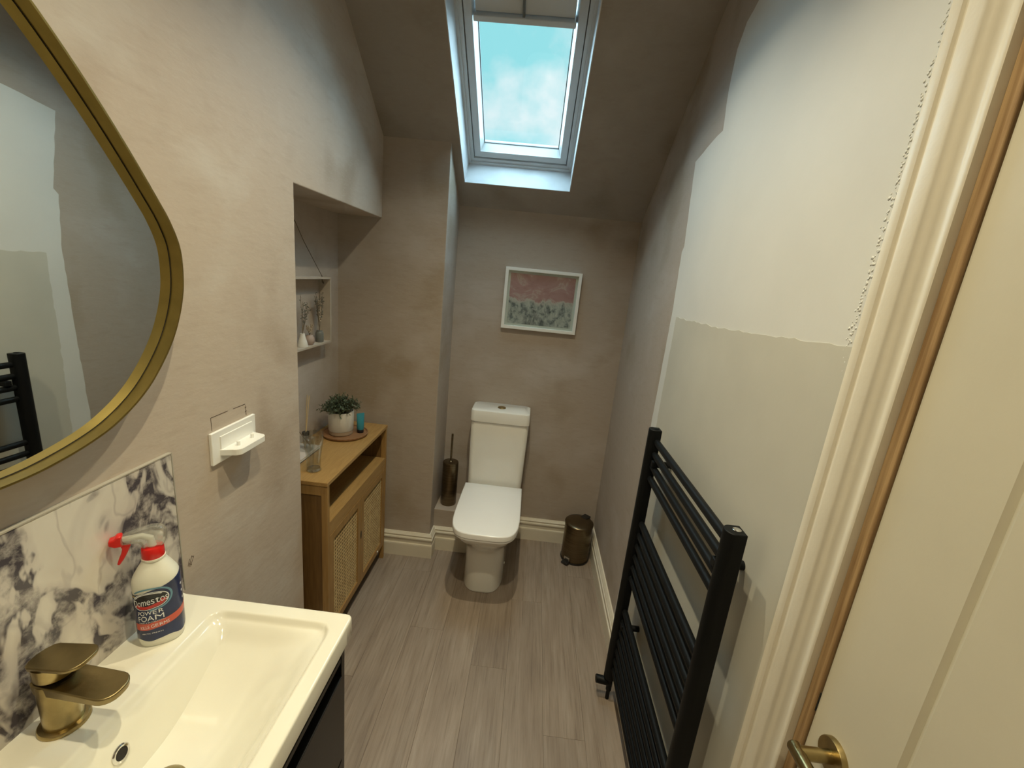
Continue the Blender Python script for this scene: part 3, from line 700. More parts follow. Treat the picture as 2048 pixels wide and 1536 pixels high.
# ================================================================== tap
TX, TY = -.716, .527
tap = thing('tap', 'brushed brass mixer tap with a flat lever on the basin ledge', 'tap', (TX, TY, BZ))
link('base_ring', Lathe([(0, 0), (.0335, 0), (.0335, .004), (.0320, .0065), (.0270, .0075), (0, .0075)], 40, c=(TX, TY, BZ+.0005)), M['brass'], tap, smooth='auto')
link('body', Lathe([(0, .004), (.0255, .004), (.0256, .05), (.0262, .085), (.0266, .096), (.0262, .098), (0, .098)], 40, c=(TX, TY, BZ)), M['brass'], tap, smooth='auto')
def blade(x0, x1, w0, w1, z0a, z0b, th0, th1, tip=.022, n=10):
    """flat paddle: outline in plan with round tip corners, sloping underside"""
    o = []
    for k in range(7): a = PI/2 + PI*k/6; o.append((x0+w0*.55*math.cos(a), w0*math.sin(a)))
    for s_ in (-1, 1):
        for k in range(6):
            a = (-PI/2 + PI/2*k/5) if s_ < 0 else (PI/2*k/5)
            o.append((x1-tip+tip*math.cos(a), s_*(w1-tip)+tip*math.sin(a)))
    bm = bmesh.new()
    def zt(x_): t_ = (x_-x0)/(x1-x0); return z0a+(z0b-z0a)*t_, th0+(th1-th0)*t_
    top = [(TX+x_, TY+y_, zt(x_)[0]) for x_, y_ in o]; bot = [(TX+x_*.985, TY+y_*.95, zt(x_)[0]-zt(x_)[1]) for x_, y_ in o]
    loft(bm, [bot, top]); return bm
link('spout', blade(-.012, .113, .0255, .0265, BZ+.101, BZ+.090, .020, .013), M['brass_dark'], tap, bevel=.0022, seg=3, smooth='auto')
link('aerator', Lathe([(0, 0), (.011, 0), (.012, .002), (.012, .010), (0, .010)], 24, c=(TX+.098, TY, BZ+.0755)), M['brass'], tap, smooth='auto')
link('lever_collar', Lathe([(0, .105), (.0255, .105), (.0262, .107), (.0265, .130), (0, .130)], 40, c=(TX, TY, BZ)), M['brass'], tap, smooth='auto')
link('lever', blade(-.014, .064, .0255, .0270, BZ+.136, BZ+.143, .009, .0075, tip=.020), M['brass_dark'], tap, bevel=.002, seg=3, smooth='auto')

# ================================================================== spray bottle
BT = thing('spray_bottle', 'white cleaning spray bottle with navy label and red trigger beside the tap', 'bottle', (-.706, .712, BZ+.001), rz=0)
ang = math.atan2(-.6, -.8)             # nozzle direction; the label is on the broad side
ux = Vector((math.cos(ang), math.sin(ang), 0)); ln = Vector((-math.sin(ang), math.cos(ang), 0))   # label normal candidate
if ln.dot(Vector((.6, -.8, 0))) < 0: ln = -ln
bc = Vector((-.706, .712, BZ+.001))
prof_b = [(0, .905), (.003, .93), (.008, .965), (.014, .985), (.030, .99), (.070, .99), (.110, .985), (.134, 1.0), (.144, .99), (.152, .93), (.160, .83), (.168, .72), (.176, .60), (.183, .50), (.190, .45)]
AB, BB = .0390, .0310
def brad(z):
    for (z0, s0), (z1, s1) in zip(prof_b, prof_b[1:]):
        if z0 <= z <= z1: return s0+(s1-s0)*(z-z0)/(z1-z0)
    return prof_b[-1][1]
def bpt(th, z, off=0):
    """th measured from the label normal, towards the nozzle's opposite side"""
    s = brad(z); k = 1 if z < .145 else max(0, 1-(z-.145)/.035)
    a, b_ = AB*s, (BB*k + AB*(1-k)*.95)*s if z > .145 else BB*s
    e = 2/2.5; cs, sn = math.cos(th), math.sin(th)
    X = a*math.copysign(abs(sn)**e, sn); Y = b_*math.copysign(abs(cs)**e, cs)
    rad = math.hypot(X, Y); g = 1+off/max(rad, 1e-6)
    return bc + (-ux)*X*g + ln*Y*g + Vector((0, 0, z))
bm = bmesh.new()
loft(bm, [[bpt(2*PI*k/48, z) for k in range(48)] for z, _ in prof_b] ); link('body', bm, M['bottlew'], BT, smooth='auto')
def sheet(name, f_in, u0, u1, v0, v1, nu, nv_, off, m, parent):
    """patch of the bottle skin where f_in(u,v) holds; u is angle, v height"""
    bm = bmesh.new(); V = {}
    def gv(i, j):
        if (i, j) not in V:
            uu = u0+(u1-u0)*i/nu; vv = v0+(v1-v0)*j/nv_; V[(i, j)] = bm.verts.new(bpt(uu, vv, off))
        return V[(i, j)]
    for i in range(nu):
        for j in range(nv_):
            uu = u0+(u1-u0)*(i+.5)/nu; vv = v0+(v1-v0)*(j+.5)/nv_
            if f_in(uu, vv): bm.faces.new((gv(i, j), gv(i+1, j), gv(i+1, j+1), gv(i, j+1)))
    return link(name, bm, m, parent, smooth=True)
LC = -.30                               # label centre line
def strip(name, u0, u1, lo_f, hi_f, nu, nv_, off, m, parent):
    """band of the bottle skin between two height curves"""
    bm = bmesh.new(); g = []
    for i in range(nu+1):
        uu = u0+(u1-u0)*i/nu; a, b_ = lo_f(uu), hi_f(uu); b_ = max(b_, a)
        g.append([bm.verts.new(bpt(uu, a+(b_-a)*j/nv_, off)) for j in range(nv_+1)])
    for i in range(nu):
        for j in range(nv_): bm.faces.new((g[i][j], g[i+1][j], g[i+1][j+1], g[i][j+1]))
    return link(name, bm, m, parent, smooth=True)
def oval(name, k0, k1, t0, t1, off, m, parent, w_=.0255, h_=.0185, cv=.110, tilt=.0035, n=72, nr=8):
    """elliptic ring or disc (k0 = 0) printed on the skin"""
    bm = bmesh.new(); g = []
    for i in range(n+1):
        t_ = t0+(t1-t0)*i/n; col_ = []
        for j in range(nr+1):
            k = k0+(k1-k0)*j/nr; a = w_*k*math.cos(t_)/.036; col_.append(bm.verts.new(bpt(LC+a, cv+h_*k*math.sin(t_)+a*tilt, off)))
        g.append(col_)
    for i in range(n):
        for j in range(nr): bm.faces.new((g[i][j], g[i+1][j], g[i+1][j+1], g[i][j+1]))
    return link(name, bm, m, parent, smooth=True)
lab = strip('label', -1.9, 2.2, lambda a: .018+.0025*math.sin(a*5), lambda a: .137+.013*math.sin(min(1.5, max(-1.2, a-.2))), 90, 48, .0005, M['navy'], BT)
oval('swoosh', 1.0, 1.13, -1.5, 2.3, .0007, M['blue'], lab, w_=.0300, h_=.0235, cv=.112)
strip('coral_band', -1.1, 2.2, lambda a: .0427+.0085*max(0, a-LC), lambda a: .0583+.0085*max(0, a-LC), 80, 6, .0007, M['coral'], lab)
strip('offer_strip', -1.25, -.80, lambda a: .1190, lambda a: .1225, 12, 2, .0008, M['yellow'], lab)
oval('logo_oval', 0, 1.02, 0, 2*PI, .0009, M['ink'], lab)
oval('logo_ring', 1.0, 1.07, 0, 2*PI, .0011, M['white'], lab)
oval('logo_crescent', .60, .94, -2.75, -.10, .0012, M['redink'], lab)
oval('logo_glint', .86, .96, .75, 2.6, .0013, M['white'], lab)
def text(name, s, size, a0, z0, m, parent, xs=1.0, off=.0012, slant=0, bold=.006):
    cu = bpy.data.curves.new(name, 'FONT'); cu.body = s; cu.size = size; cu.align_x = 'CENTER'; cu.offset = 0
    to = bpy.data.objects.new(name+'_tmp', cu); C.objects.link(to)
    dg = bpy.context.evaluated_depsgraph_get(); me = bpy.data.meshes.new_from_object(to.evaluated_get(dg))
    bpy.data.objects.remove(to)
    bm = bmesh.new(); bm.from_mesh(me); bmesh.ops.triangulate(bm, faces=bm.faces)
    bmesh.ops.subdivide_edges(bm, edges=[e for e in bm.edges if e.calc_length() > size*.3], cuts=2)
    for v in bm.verts:
        a = a0 + v.co.x*xs/.036; z = z0 + v.co.y + slant*v.co.x
        v.co = bpt(a, z, off)
    return link(name, bm, m, parent)
text('brand_lettering', 'Domestos', .0225, LC+.01, .1022, M['white'], lab, xs=.52, off=.0018, slant=.09, bold=0)
text('power_lettering', 'POWER', .0130, LC-.02, .0788, M['white'], lab, xs=.78, slant=.03, bold=0)
text('foam_lettering', 'FOAM', .0170, LC-.02, .0648, M['white'], lab, xs=.80, slant=.03, bold=0)
text('small_lettering', 'TOILET & BATHROOM', .0036, LC, .0600, M['white'], lab, slant=.03)
text('germs_lettering', 'KILLS GERMS', .0100, LC+.10, .0478, M['white'], lab, xs=.70, slant=.10, bold=0)
text('scent_lettering', 'ARCTIC FRESH', .0036, LC, .0335, M['white'], lab, xs=1.2, slant=.03)
for k in range(3):
    bm = bmesh.new(); bm.faces.new([bm.verts.new(bpt(1.28+.05*k+.0028*math.cos(t_)/.036, .122-.0175*k+.0028*math.sin(t_), .0009)) for t_ in [2*PI*q_/16 for q_ in range(16)]]); link('dot', bm, M['white'], lab)
# collar, head, trigger, nozzle
top = bc + Vector((0, 0, .190))
link('neck_ring', Lathe([(0, 0), (.0195, 0), (.0195, .004), (0, .004)], 32, c=(bc.x, bc.y, bc.z+.188)), M['bottlew'], BT, smooth='auto')
link('collar', Lathe([(0, 0), (.0178, 0), (.0185, .002), (.0180, .020), (.0165, .0225), (0, .0225)], 36, c=(bc.x, bc.y, bc.z+.192)), M['red'], BT, smooth='auto')
def hbox(prof2, w_):
    """side profile (s along nozzle dir, z) extruded sideways"""
    bm = bmesh.new(); loft(bm, [[bc+ux*s_+ln*w_+Vector((0, 0, z_)) for s_, z_ in prof2], [bc+ux*s_-ln*w_+Vector((0, 0, z_)) for s_, z_ in prof2]]); return bm
link('head_shroud', hbox([(-.018, .214), (-.024, .228), (-.025, .246), (-.018, .256), (-.002, .259), (.020, .255), (.046, .247), (.046, .231), (.030, .230), (.018, .228), (.014, .214)], .0105), M['clearp'], BT, bevel=.005, seg=3, smooth='auto')
link('pump_tube', Tube([bc+Vector((0, 0, .214)), bc+Vector((0, 0, .232))+ux*.002, bc+ux*.014+Vector((0, 0, .240)), bc+ux*.044+Vector((0, 0, .240))], [.007, .0065, .0055, .005], 14), M['bottlew'], BT, smooth='auto')
link('nozzle', hbox([(.042, .251), (.050, .251), (.054, .246), (.062, .244), (.062, .234), (.054, .229), (.042, .228)], .0095), M['red'], BT, bevel=.0025, seg=2, smooth='auto')
link('trigger', hbox([(.030, .230), (.046, .231), (.044, .222), (.046, .212), (.051, .200), (.054, .191), (.050, .189), (.043, .200), (.037, .212), (.033, .222)], .0075), M['red'], BT, bevel=.002, seg=2, smooth='auto')

# ================================================================== white toothbrush holder on the left wall
hol = thing('charger_holder', 'small white plastic toothbrush holder screwed to the left wall', 'holder', (XL, 1.04, 1.066))
link('back_plate', Box(XL, XL+.008, .957, 1.127, 1.066, 1.152), M['whitep'], hol, bevel=.0018, seg=3)
bm = bmesh.new()
rrp = [(XL+.006, .982)] + [(XL+.052-.018+.018*math.sin(a), .992+.018-.018*math.cos(a)) for a in [PI/2*k/6*1 for k in range(0, 7)]] + [(XL+.052-.018+.018*math.cos(a), 1.112-.018+.018*math.sin(a)) for a in [PI/2*k/6 for k in range(7)]] + [(XL+.006, 1.118)]
prism(bm, rrp, 'z', 1.084, 1.101); link('shelf', bm, M['whitep'], hol, bevel=.0015, seg=2)
link('backing', Box(XL+.007, XL+.0105, .985, 1.110, 1.100, 1.136), M['whitep'], hol, bevel=.001)
for y in (1.022, 1.078): link('peg', Lathe([(0, 0), (.0045, 0), (.0045, .010), (.0035, .0115), (0, .0115)], 20, c=(XL+.030, y, 1.101)), M['whitep'], hol, smooth='auto')
bm = bmesh.new()
for (y0, z0, y1, z1) in ((.969, 1.190, 1.030, 1.190), (1.050, 1.1895, 1.098, 1.1885), (.9695, 1.190, .9705, 1.155), (1.090, 1.1885, 1.099, 1.1885), (1.096, 1.178, 1.103, 1.179), (1.096, 1.167, 1.104, 1.168), (1.0995, 1.185, 1.1005, 1.156)):
    d = Vector((0, y1-y0, z1-z0)).normalized(); s_ = Vector((0, -d.z, d.y))*.0008
    P = [Vector((XL+.0004, y0, z0)), Vector((XL+.0004, y1, z1))]; bm.faces.new([bm.verts.new(q_) for q_ in (P[0]+s_, P[0]-s_, P[1]-s_, P[1]+s_)])
link('pencil_mark', bm, M['pencil'], wl, label='pencil outline drawn above the white holder')
bm = bmesh.new()
for a_, b_ in (((.864, .842), (.875, .866)), ((.868, .840), (.881, .862)), ((.866, .850), (.872, .843)), ((.875, .866), (.879, .858)), ((.861, .846), (.868, .862))): tube(bm, [(XL+.0001, *a_), (XL+.0001, *b_)], .0007, 5)
link('scuff_mark', bm, M['pencil'], wl)

# ================================================================== toilet
TC = -.125
def dshape(hw, yf, yb, n=40, e=3.0, hb=None):
    """plan outline: squared front (superellipse), straight back"""
    hb = hb or hw; ym = yf + min((yb-yf)*.55, .26); o = []
    for k in range(n+1):
        a = PI + PI*k/n; c_, s_ = math.cos(a), math.sin(a)
        o.append((TC+hw*math.copysign(abs(c_)**(2/e), c_), ym+(ym-yf)*math.copysign(abs(s_)**(2/e), s_)))
    for t_ in (.33, .66, 1): o.append((TC+hw+(hb-hw)*t_, ym+(yb-ym)*t_))
    for t_ in (.25, .5, .75): o.append((TC+hb*(1-2*t_), yb))
    for t_ in (1, .66, .33): o.append((TC-hw-(hb-hw)*t_, ym+(yb-ym)*t_))
    return o
toi = thing('toilet', 'white close-coupled toilet with the lid down against the back wall', 'toilet', (TC, 2.1, 0))
lv_ = [(0, .107, 1.900, 2.41), (.004, .110, 1.897, 2.41), (.012, .1095, 1.897, 2.41), (.10, .108, 1.897, 2.41), (.20, .1085, 1.893, 2.41), (.25, .112, 1.880, 2.41), (.29, .120, 1.855, 2.41), (.325, .136, 1.815, 2.41), (.355, .149, 1.778, 2.41), (.385, .157, 1.757, 2.41), (.400, .159, 1.752, 2.41)]
bm = bmesh.new(); loft(bm, [[(x_, y_, z_) for x_, y_ in dshape(hw, yf, yb, e=3.3, hb=min(hw, .15))] for z_, hw, yf, yb in lv_]); link('pan', bm, M['ceramic'], toi, smooth='auto')
def slab(name, hw, yf, yb, z0, z1, m, r_, hb=None):
    bm = bmesh.new(); R_ = []
    for z_, d in ((z0, r_*.5), (z0+r_*.5, 0), (z1-r_, 0), (z1-r_*.6, r_*.12), (z1-r_*.25, r_*.42), (z1, r_)):
        R_.append([(x_, y_, z_) for x_, y_ in dshape(hw-d, yf+d, yb-d, e=4.2, hb=(hb or hw)-d)])
    loft(bm, R_); return link(name, bm, m, toi, smooth='auto')
slab('seat', .1625, 1.741, 2.232, .4015, .4115, M['lidw'], .002)
slab('lid', .1650, 1.737, 2.235, .4130, .4420, M['lidw'], .006, hb=.163)
def cist(z0, z1, h0, h1, y0, y1, r_, top_r):
    bm = bmesh.new(); R_ = []
    for z_, d in ((z0, .004), (z0+.004, 0), (z1-top_r, 0), (z1-top_r*.4, top_r*.2), (z1, top_r)):
        h = h0+(h1-h0)*(z_-z0)/(z1-z0); R_.append([(x_, y_, z_) for x_, y_ in rrect(TC-h+d, TC+h-d, y0+d, y1-d, r_, 6)])
    loft(bm, R_); return bm
link('cistern', cist(.4012, .802, .156, .163, 2.262, 2.430, .028, .003), M['ceramic'], toi, smooth='auto')
link('cistern_lid', cist(.804, .874, .166, .165, 2.252, 2.431, .026, .012), M['ceramic'], toi, smooth='auto')
link('flush_button', Lathe([(0, 0), (.023, 0), (.023, .003), (.0215, .005), (.018, .0045), (0, .006)], 36, c=(TC, 2.335, .8735)), M['brass'], toi, smooth='auto')
link('fixing_cap', Lathe([(0, 0), (.007, 0), (.006, .004), (0, .005)], 16), M['whitep'], toi, smooth='auto').matrix_basis = Matrix.Translation((TC+.105, 2.06, .075)) @ Matrix.Rotation(PI/2, 4, 'Y')

# ================================================================== toilet brush on the ledge
tb = thing('toilet_brush', 'slim brass toilet brush holder standing on the ledge left of the toilet', 'toilet brush', (-.392, 2.312, .2545))
link('holder', Lathe([(0, 0), (.044, 0), (.0455, .002), (.0455, .262), (.044, .266), (.0435, .267), (0, .270)], 40, c=(-.392, 2.312, .2545)), M['bronze'], tb, smooth='auto')
link('handle', Lathe([(0, 0), (.012, 0), (.010, .004), (.0058, .006), (.0058, .168), (.005, .172), (0, .173)], 20, c=(-.392, 2.312, .2545+.268)), M['bronze'], tb, smooth='auto')

# ================================================================== pedal bin
pb = thing('pedal_bin', 'small bronze pedal bin in the back right corner by the skirting', 'bin', (.398, 2.29, 0))
BCX, BCY = .397, 2.292
link('base', Lathe([(0, .0), (.083, .0), (.085, .003), (.085, .012), (0, .012)], 48, c=(BCX, BCY, 0)), M['blackp'], pb, smooth='auto')
link('body', Lathe([(0, .012), (.0815, .012), (.0815, .226), (0, .226)], 48, c=(BCX, BCY, 0)), M['bronze'], pb, smooth='auto')
link('lid', Lathe([(0, .2265), (.084, .2265), (.0848, .229), (.0840, .2385), (.079, .2435), (.05, .2475), (0, .249)], 48, c=(BCX, BCY, 0)), M['bronze'], pb, smooth='auto')
hx = Vector((.62, .78, 0)).normalized(); hs = Vector((-hx.y, hx.x, 0)); c0 = Vector((BCX, BCY, 0))
def obx(bm, c, ax, ay, lx, ly, z0, z1):
    P = [c+ax*sx*lx+ay*sy*ly for sx, sy in ((-1, -1), (1, -1), (1, 1), (-1, 1))]
    loft(bm, [[(q.x, q.y, z0) for q in P], [(q.x, q.y, z1) for q in P]])
bm = bmesh.new(); obx(bm, c0+hx*.068, hx, hs, .024, .021, .239, .2505); obx(bm, c0+hx*.089, hx, hs, .005, .019, .195, .2485); link('hinge', bm, M['blackp'], pb, bevel=.003)
fx = Vector((-.62, -.78, 0)).normalized(); fs = Vector((-fx.y, fx.x, 0))
bm = bmesh.new(); obx(bm, c0+fx*.096, fx, fs, .015, .021, .006, .018); link('pedal', bm, M['blackp'], pb, bevel=.003)
bm = bmesh.new(); obx(bm, c0+fx*.0845, fx, fs, .004, .018, .019, .042); link('pedal_surround', bm, M['chrome'], pb, bevel=.002)

# ================================================================== framed print
FX0, FX1, FZ0, FZ1 = -.178, .238, 1.319, 1.652
fr = thing('framed_print', 'white box-framed print of a pink and grey coastline on the back wall', 'picture', (.03, Y2, FZ0))
FD = .026
bm = bmesh.new(); a = [(FX0, FZ0), (FX1, FZ0), (FX1, FZ1), (FX0, FZ1)]; w_ = .017; b_ = [(FX0+w_, FZ0+w_), (FX1-w_, FZ0+w_), (FX1-w_, FZ1-w_), (FX0+w_, FZ1-w_)]
loft(bm, [[(x_, Y2-.001, z_) for x_, z_ in a], [(x_, Y2-FD, z_) for x_, z_ in a], [(x_, Y2-FD, z_) for x_, z_ in b_], [(x_, Y2-.004, z_) for x_, z_ in b_]], cap=False); link('frame', bm, M['frame'], fr, bevel=.0012)
link('mount', Box(FX0+w_-.001, FX1-w_+.001, Y2-.0065, Y2-.003, FZ0+w_-.001, FZ1-w_+.001), M['mount'], fr)
pw, ph = (FX1-FX0)/2-w_-.013, (FZ1-FZ0)/2-w_-.013
bm = Box(-pw, pw, -.001, .001, -ph, ph); o = link('print', bm, M['art'], fr); o.matrix_basis = Matrix.Translation(((FX0+FX1)/2, Y2-.0072, (FZ0+FZ1)/2))
link('glazing', Box(FX0+w_-.001, FX1-w_+.001, Y2-.0175, Y2-.0165, FZ0+w_-.001, FZ1-w_+.001), M['pane'], fr)

# ================================================================== bamboo cabinet in the alcove
CX0, CX1, CY0, CY1, CZ = -.978, -.700, 1.428, 2.088, .790
cab = thing('cabinet', 'bamboo cabinet with two woven cane doors standing in the alcove', 'cabinet', (CX0, CY0, 0))
link('top_panel', Box(CX0, CX1+.002, CY0-.003, CY1+.003, CZ-.016, CZ), M['bamboo'], cab, bevel=.0015)
P = .032
for (x0, x1) in ((CX0, CX0+.022), (CX1-.024, CX1)):
    for (y0, y1) in ((CY0, CY0+.018), (CY1-.018, CY1)): link('post', Box(x0, x1, y0, y1, 0, CZ-.016), M['bamboo_v'], cab, bevel=.0012)
for y0, y1 in ((CY0+.004, CY0+.012), (CY1-.012, CY1-.004)):
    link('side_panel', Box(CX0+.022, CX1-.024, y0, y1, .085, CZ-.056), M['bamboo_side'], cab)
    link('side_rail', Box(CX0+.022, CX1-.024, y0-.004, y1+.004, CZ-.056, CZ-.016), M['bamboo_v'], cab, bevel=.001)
link('back_panel', Box(CX0+.001, CX0+.006, CY0+.018, CY1-.018, .085, CZ-.016), M['inside_shade'], cab)
link('shelf', Box(CX0+.022, CX1-.001, CY0+.018, CY1-.018, .597, .612), M['bamboo'], cab, bevel=.001)
link('front_rail', Box(CX1-.020, CX1-.0015, CY0+.018, CY1-.018, .553, .597), M['bamboo'], cab, bevel=.001)
link('bottom_panel', Box(CX0+.022, CX1-.020, CY0+.018, CY1-.018, .085, .100), M['inside_shade'], cab)
cm = (CY0+CY1)/2
def cane(y0, y1, z0, z1, x):
    bm = bmesh.new(); pt = .0165; th = .0009
    def strip(p0, p1, w_, xo):
        a, b_ = Vector(p0), Vector(p1); d = (b_-a).normalized(); n_ = Vector((-d.y, d.x))*w_/2
        q = [a+n_, a-n_, b_-n_, b_+n_]; v = [bm.verts.new((x+xo, v_.x, v_.y)) for v_ in q]; v2 = [bm.verts.new((x+xo-th, v_.x, v_.y)) for v_ in q]
        bm.faces.new(v); bm.faces.new(v2[::-1])
        for k in range(4): bm.faces.new((v[k], v[(k+1) % 4], v2[(k+1) % 4], v2[k]))
    k = 0; y = y0+pt*.3
    while y < y1:
        for o_ in (-.0021, .0021): strip((y+o_, z0), (y+o_, z1), .0024, 0)
        y += pt
    z = z0+pt*.3
    while z < z1:
        for o_ in (-.0021, .0021): strip((y0, z+o_), (y1, z+o_), .0024, .0010)
        z += pt
    W, Hh = y1-y0, z1-z0
    for sgn in (1, -1):
        c = -Hh
        while c < W+Hh if sgn < 0 else c < W:
            # line y = y0+c + s, z = z0 + s (sgn=1) or z = z1 - s
            s0 = max(0, -c); s1 = min(Hh, W-c)
            if s1 > s0+.004:
                za = (z0+s0, z0+s1) if sgn > 0 else (z1-s0, z1-s1)
                strip((y0+c+s0, za[0]), (y0+c+s1, za[1]), .0024, .0020 if sgn > 0 else -.0010)
            c += pt
            if c >= W: break
    return bm
for i, (y0, y1) in enumerate(((CY0+.0195, cm-.001), (cm+.001, CY1-.0195))):
    z0, z1 = .088, .550; s_ = .034
    d = link('door', Box(CX1-.019, CX1-.001, y0, y0+s_, z0, z1), M['bamboo_v'], cab, bevel=.001)
    bm = bmesh.new(); bm.from_mesh(d.data); box(bm, CX1-.019, CX1-.001, y1-s_, y1, z0, z1); box(bm, CX1-.019, CX1-.001, y0+s_, y1-s_, z0, z0+s_); box(bm, CX1-.019, CX1-.001, y0+s_, y1-s_, z1-s_, z1); bm.to_mesh(d.data); bm.free()
    link('cane_panel', cane(y0+s_, y1-s_, z0+s_, z1-s_, CX1-.008), M['cane'], d, kind='stuff', label='open woven cane webbing')
    link('cane_shade_sheet', Box(CX1-.0145, CX1-.0135, y0+s_, y1-s_, z0+s_, z1-s_), M['cane_back'] if 'cane_back' in M else M['inside_shade'], d)  # added dark sheet, stands in for the shaded interior behind the open cane
bm = bmesh.new(); prism(bm, [(cm+.014*math.cos(a)*.45, .355+.022*math.sin(a)) for a in [2*PI*k/20 for k in range(20)]], 'x', CX1-.002, CX1-.0004); link('finger_hole', bm, M['dark'], cab)
link('bottom_rail', Box(CX1-.045, CX1-.022, CY0+.018, CY1-.018, .060, .085), M['inside_shade'], cab)
link('door_bumper', Lathe([(0, 0), (.005, 0), (.005, .003), (0, .004)], 12), M['whitep'], cab).matrix_basis = Matrix.Translation((CX1-.001, CY1-.105, .105)) @ Matrix.Rotation(PI/2, 4, 'Y')

# ---- things on the cabinet
Z = CZ+.0004
TRX, TRY = -.842, 1.905
tr = tag(link('wooden_tray', Lathe([(0, .001), (.090, .001), (.100, .004), (.1035, .009), (.104, .014), (.1015, .0145), (.098, .0085), (.090, .006), (0, .006)], 56, c=(TRX, TRY, Z-.001)), M['tray'], smooth='auto'), 'round dark wooden tray under the plant pot on the bamboo cabinet', 'tray')
PX, PY, PZ = -.862, 1.902, Z+.0055
pp = thing('potted_plant', 'bushy small-leaved green plant in a round off-white pot on the tray', 'plant', (PX, PY, PZ))
link('pot', Lathe([(0, .0), (.049, .0), (.0525, .004), (.0530, .020), (.0545, .0205), (.0560, .023), (.0585, .112), (.0575, .114), (.0545, .114), (.0530, .104), (0, .104)], 48, c=(PX, PY, PZ)), M['pot'], pp, smooth='auto')
link('clay_band', Lathe([(.0500, .0004), (.0540, .004), (.0546, .0195), (.052, .0195)], 48, c=(PX, PY, PZ), close=False), M['potbase'], pp, smooth='auto')
rnd = random.Random(21); bl = bmesh.new(); bs = bmesh.new()
cz = PZ+.106
for k in range(150):
    th = rnd.uniform(0, 2*PI); ph = math.acos(rnd.uniform(.0, 1)); R_ = rnd.uniform(.75, 1.05)
    tip = Vector((PX+.098*R_*math.sin(ph)*math.cos(th), PY+.098*R_*math.sin(ph)*math.sin(th), cz+.006+.078*R_*math.cos(ph)))
    root = Vector((PX+.035*math.cos(th)*rnd.random(), PY+.035*math.sin(th)*rnd.random(), cz-.004))
    mid = (root+tip)/2+Vector((0, 0, .016)); pl = [root, mid, tip]
    tube(bs, pl, [.0011, .0009, .0005], 4)
    for j in range(15):
        t_ = .30+.70*j/14; p = root.lerp(mid, min(1, t_*2)) if t_ < .5 else mid.lerp(tip, (t_-.5)*2)
        d = Vector((rnd.gauss(0, 1), rnd.gauss(0, 1), rnd.gauss(.25, .8))).normalized(); s_ = d.cross(Vector((rnd.gauss(0, 1), rnd.gauss(0, 1), rnd.gauss(0, 1)))).normalized()
        L = rnd.uniform(.010, .016); w_ = L*.20
        v = [bl.verts.new(q_) for q_ in (p, p+d*L*.5+s_*w_, p+d*L, p+d*L*.5-s_*w_)]; bl.faces.new(v)
link('foliage', bl, M['leaf'], pp, kind='stuff'); link('stems', bs, M['stem'], pp, kind='stuff')
# teal tube standing on its cap in front of the pot
tx, ty = -.782, 1.938
tt = thing('cream_tube', 'teal squeezy tube standing on its dark cap in front of the pot', 'tube', (tx, ty, Z+.0052))
R_ = []
for z_, wx, wy in ((.0155, .0145, .0145), (.022, .0165, .0160), (.045, .0175, .0135), (.070, .0180, .0085), (.092, .0190, .0022), (.098, .0192, .0012)):
    c_, s_ = math.cos(.75), math.sin(.75)
    R_.append([(tx+wx*math.cos(a)*c_-wy*math.sin(a)*s_, ty+wx*math.cos(a)*s_+wy*math.sin(a)*c_, Z+.0052+z_) for a in [2*PI*k/24 for k in range(24)]])
bm = bmesh.new(); loft(bm, R_); link('body', bm, M['teal'], tt, smooth='auto')
link('cap', Lathe([(0, 0), (.0150, 0), (.0158, .002), (.0150, .0155), (0, .0155)], 28, c=(tx, ty, Z+.0054)), M['ink'], tt, smooth='auto')
# pale book with the reed diffuser on it
bx, by = -.895, 1.60
bk = thing('book', 'pale pink-grey book lying flat at the back of the cabinet top', 'book', (bx, by, Z), rz=0)
link('cover', Box(-.972, -.872, 1.505, 1.720, Z+.0115, Z+.0135), M['paper'], bk, bevel=.0005)
link('pages', Box(-.970, -.874, 1.507, 1.718, Z+.002, Z+.0115), M['whitep'], bk); link('back_cover', Box(-.972, -.872, 1.505, 1.720, Z, Z+.002), M['ink'], bk)
Zb = Z+.0140; dx_, dy_ = -.905, 1.660
rd = thing('reed_diffuser', 'clear square reed diffuser jar with thin sticks on the flat book', 'reed diffuser', (dx_, dy_, Zb))
bm = bmesh.new(); loft(bm, [[(x_, y_, z_) for x_, y_ in rrect(dx_-h, dx_+h, dy_-h, dy_+h, .006 if h > .015 else .004, 4)] for z_, h in ((Zb, .026), (Zb+.002, .028), (Zb+.052, .028), (Zb+.060, .022), (Zb+.064, .012), (Zb+.076, .012))]); link('jar', bm, M['glass'], rd, smooth='auto')
link('collar', Lathe([(0, .066), (.0145, .066), (.0145, .080), (0, .080)], 24, c=(dx_, dy_, Zb)), M['blackp'], rd, smooth='auto')
for k, (ax, ay, L, mm_) in enumerate(((.012, -.004, .245, 'reed'), (.004, .028, .232, 'reed'), (-.02, -.095, .175, 'reedd'))):
    link('reed', Tube([(dx_-ax*.3, dy_-ay*.25, Zb+.010), (dx_+ax, dy_+ay, Zb+L)], .0018, 7), M[mm_], rd)
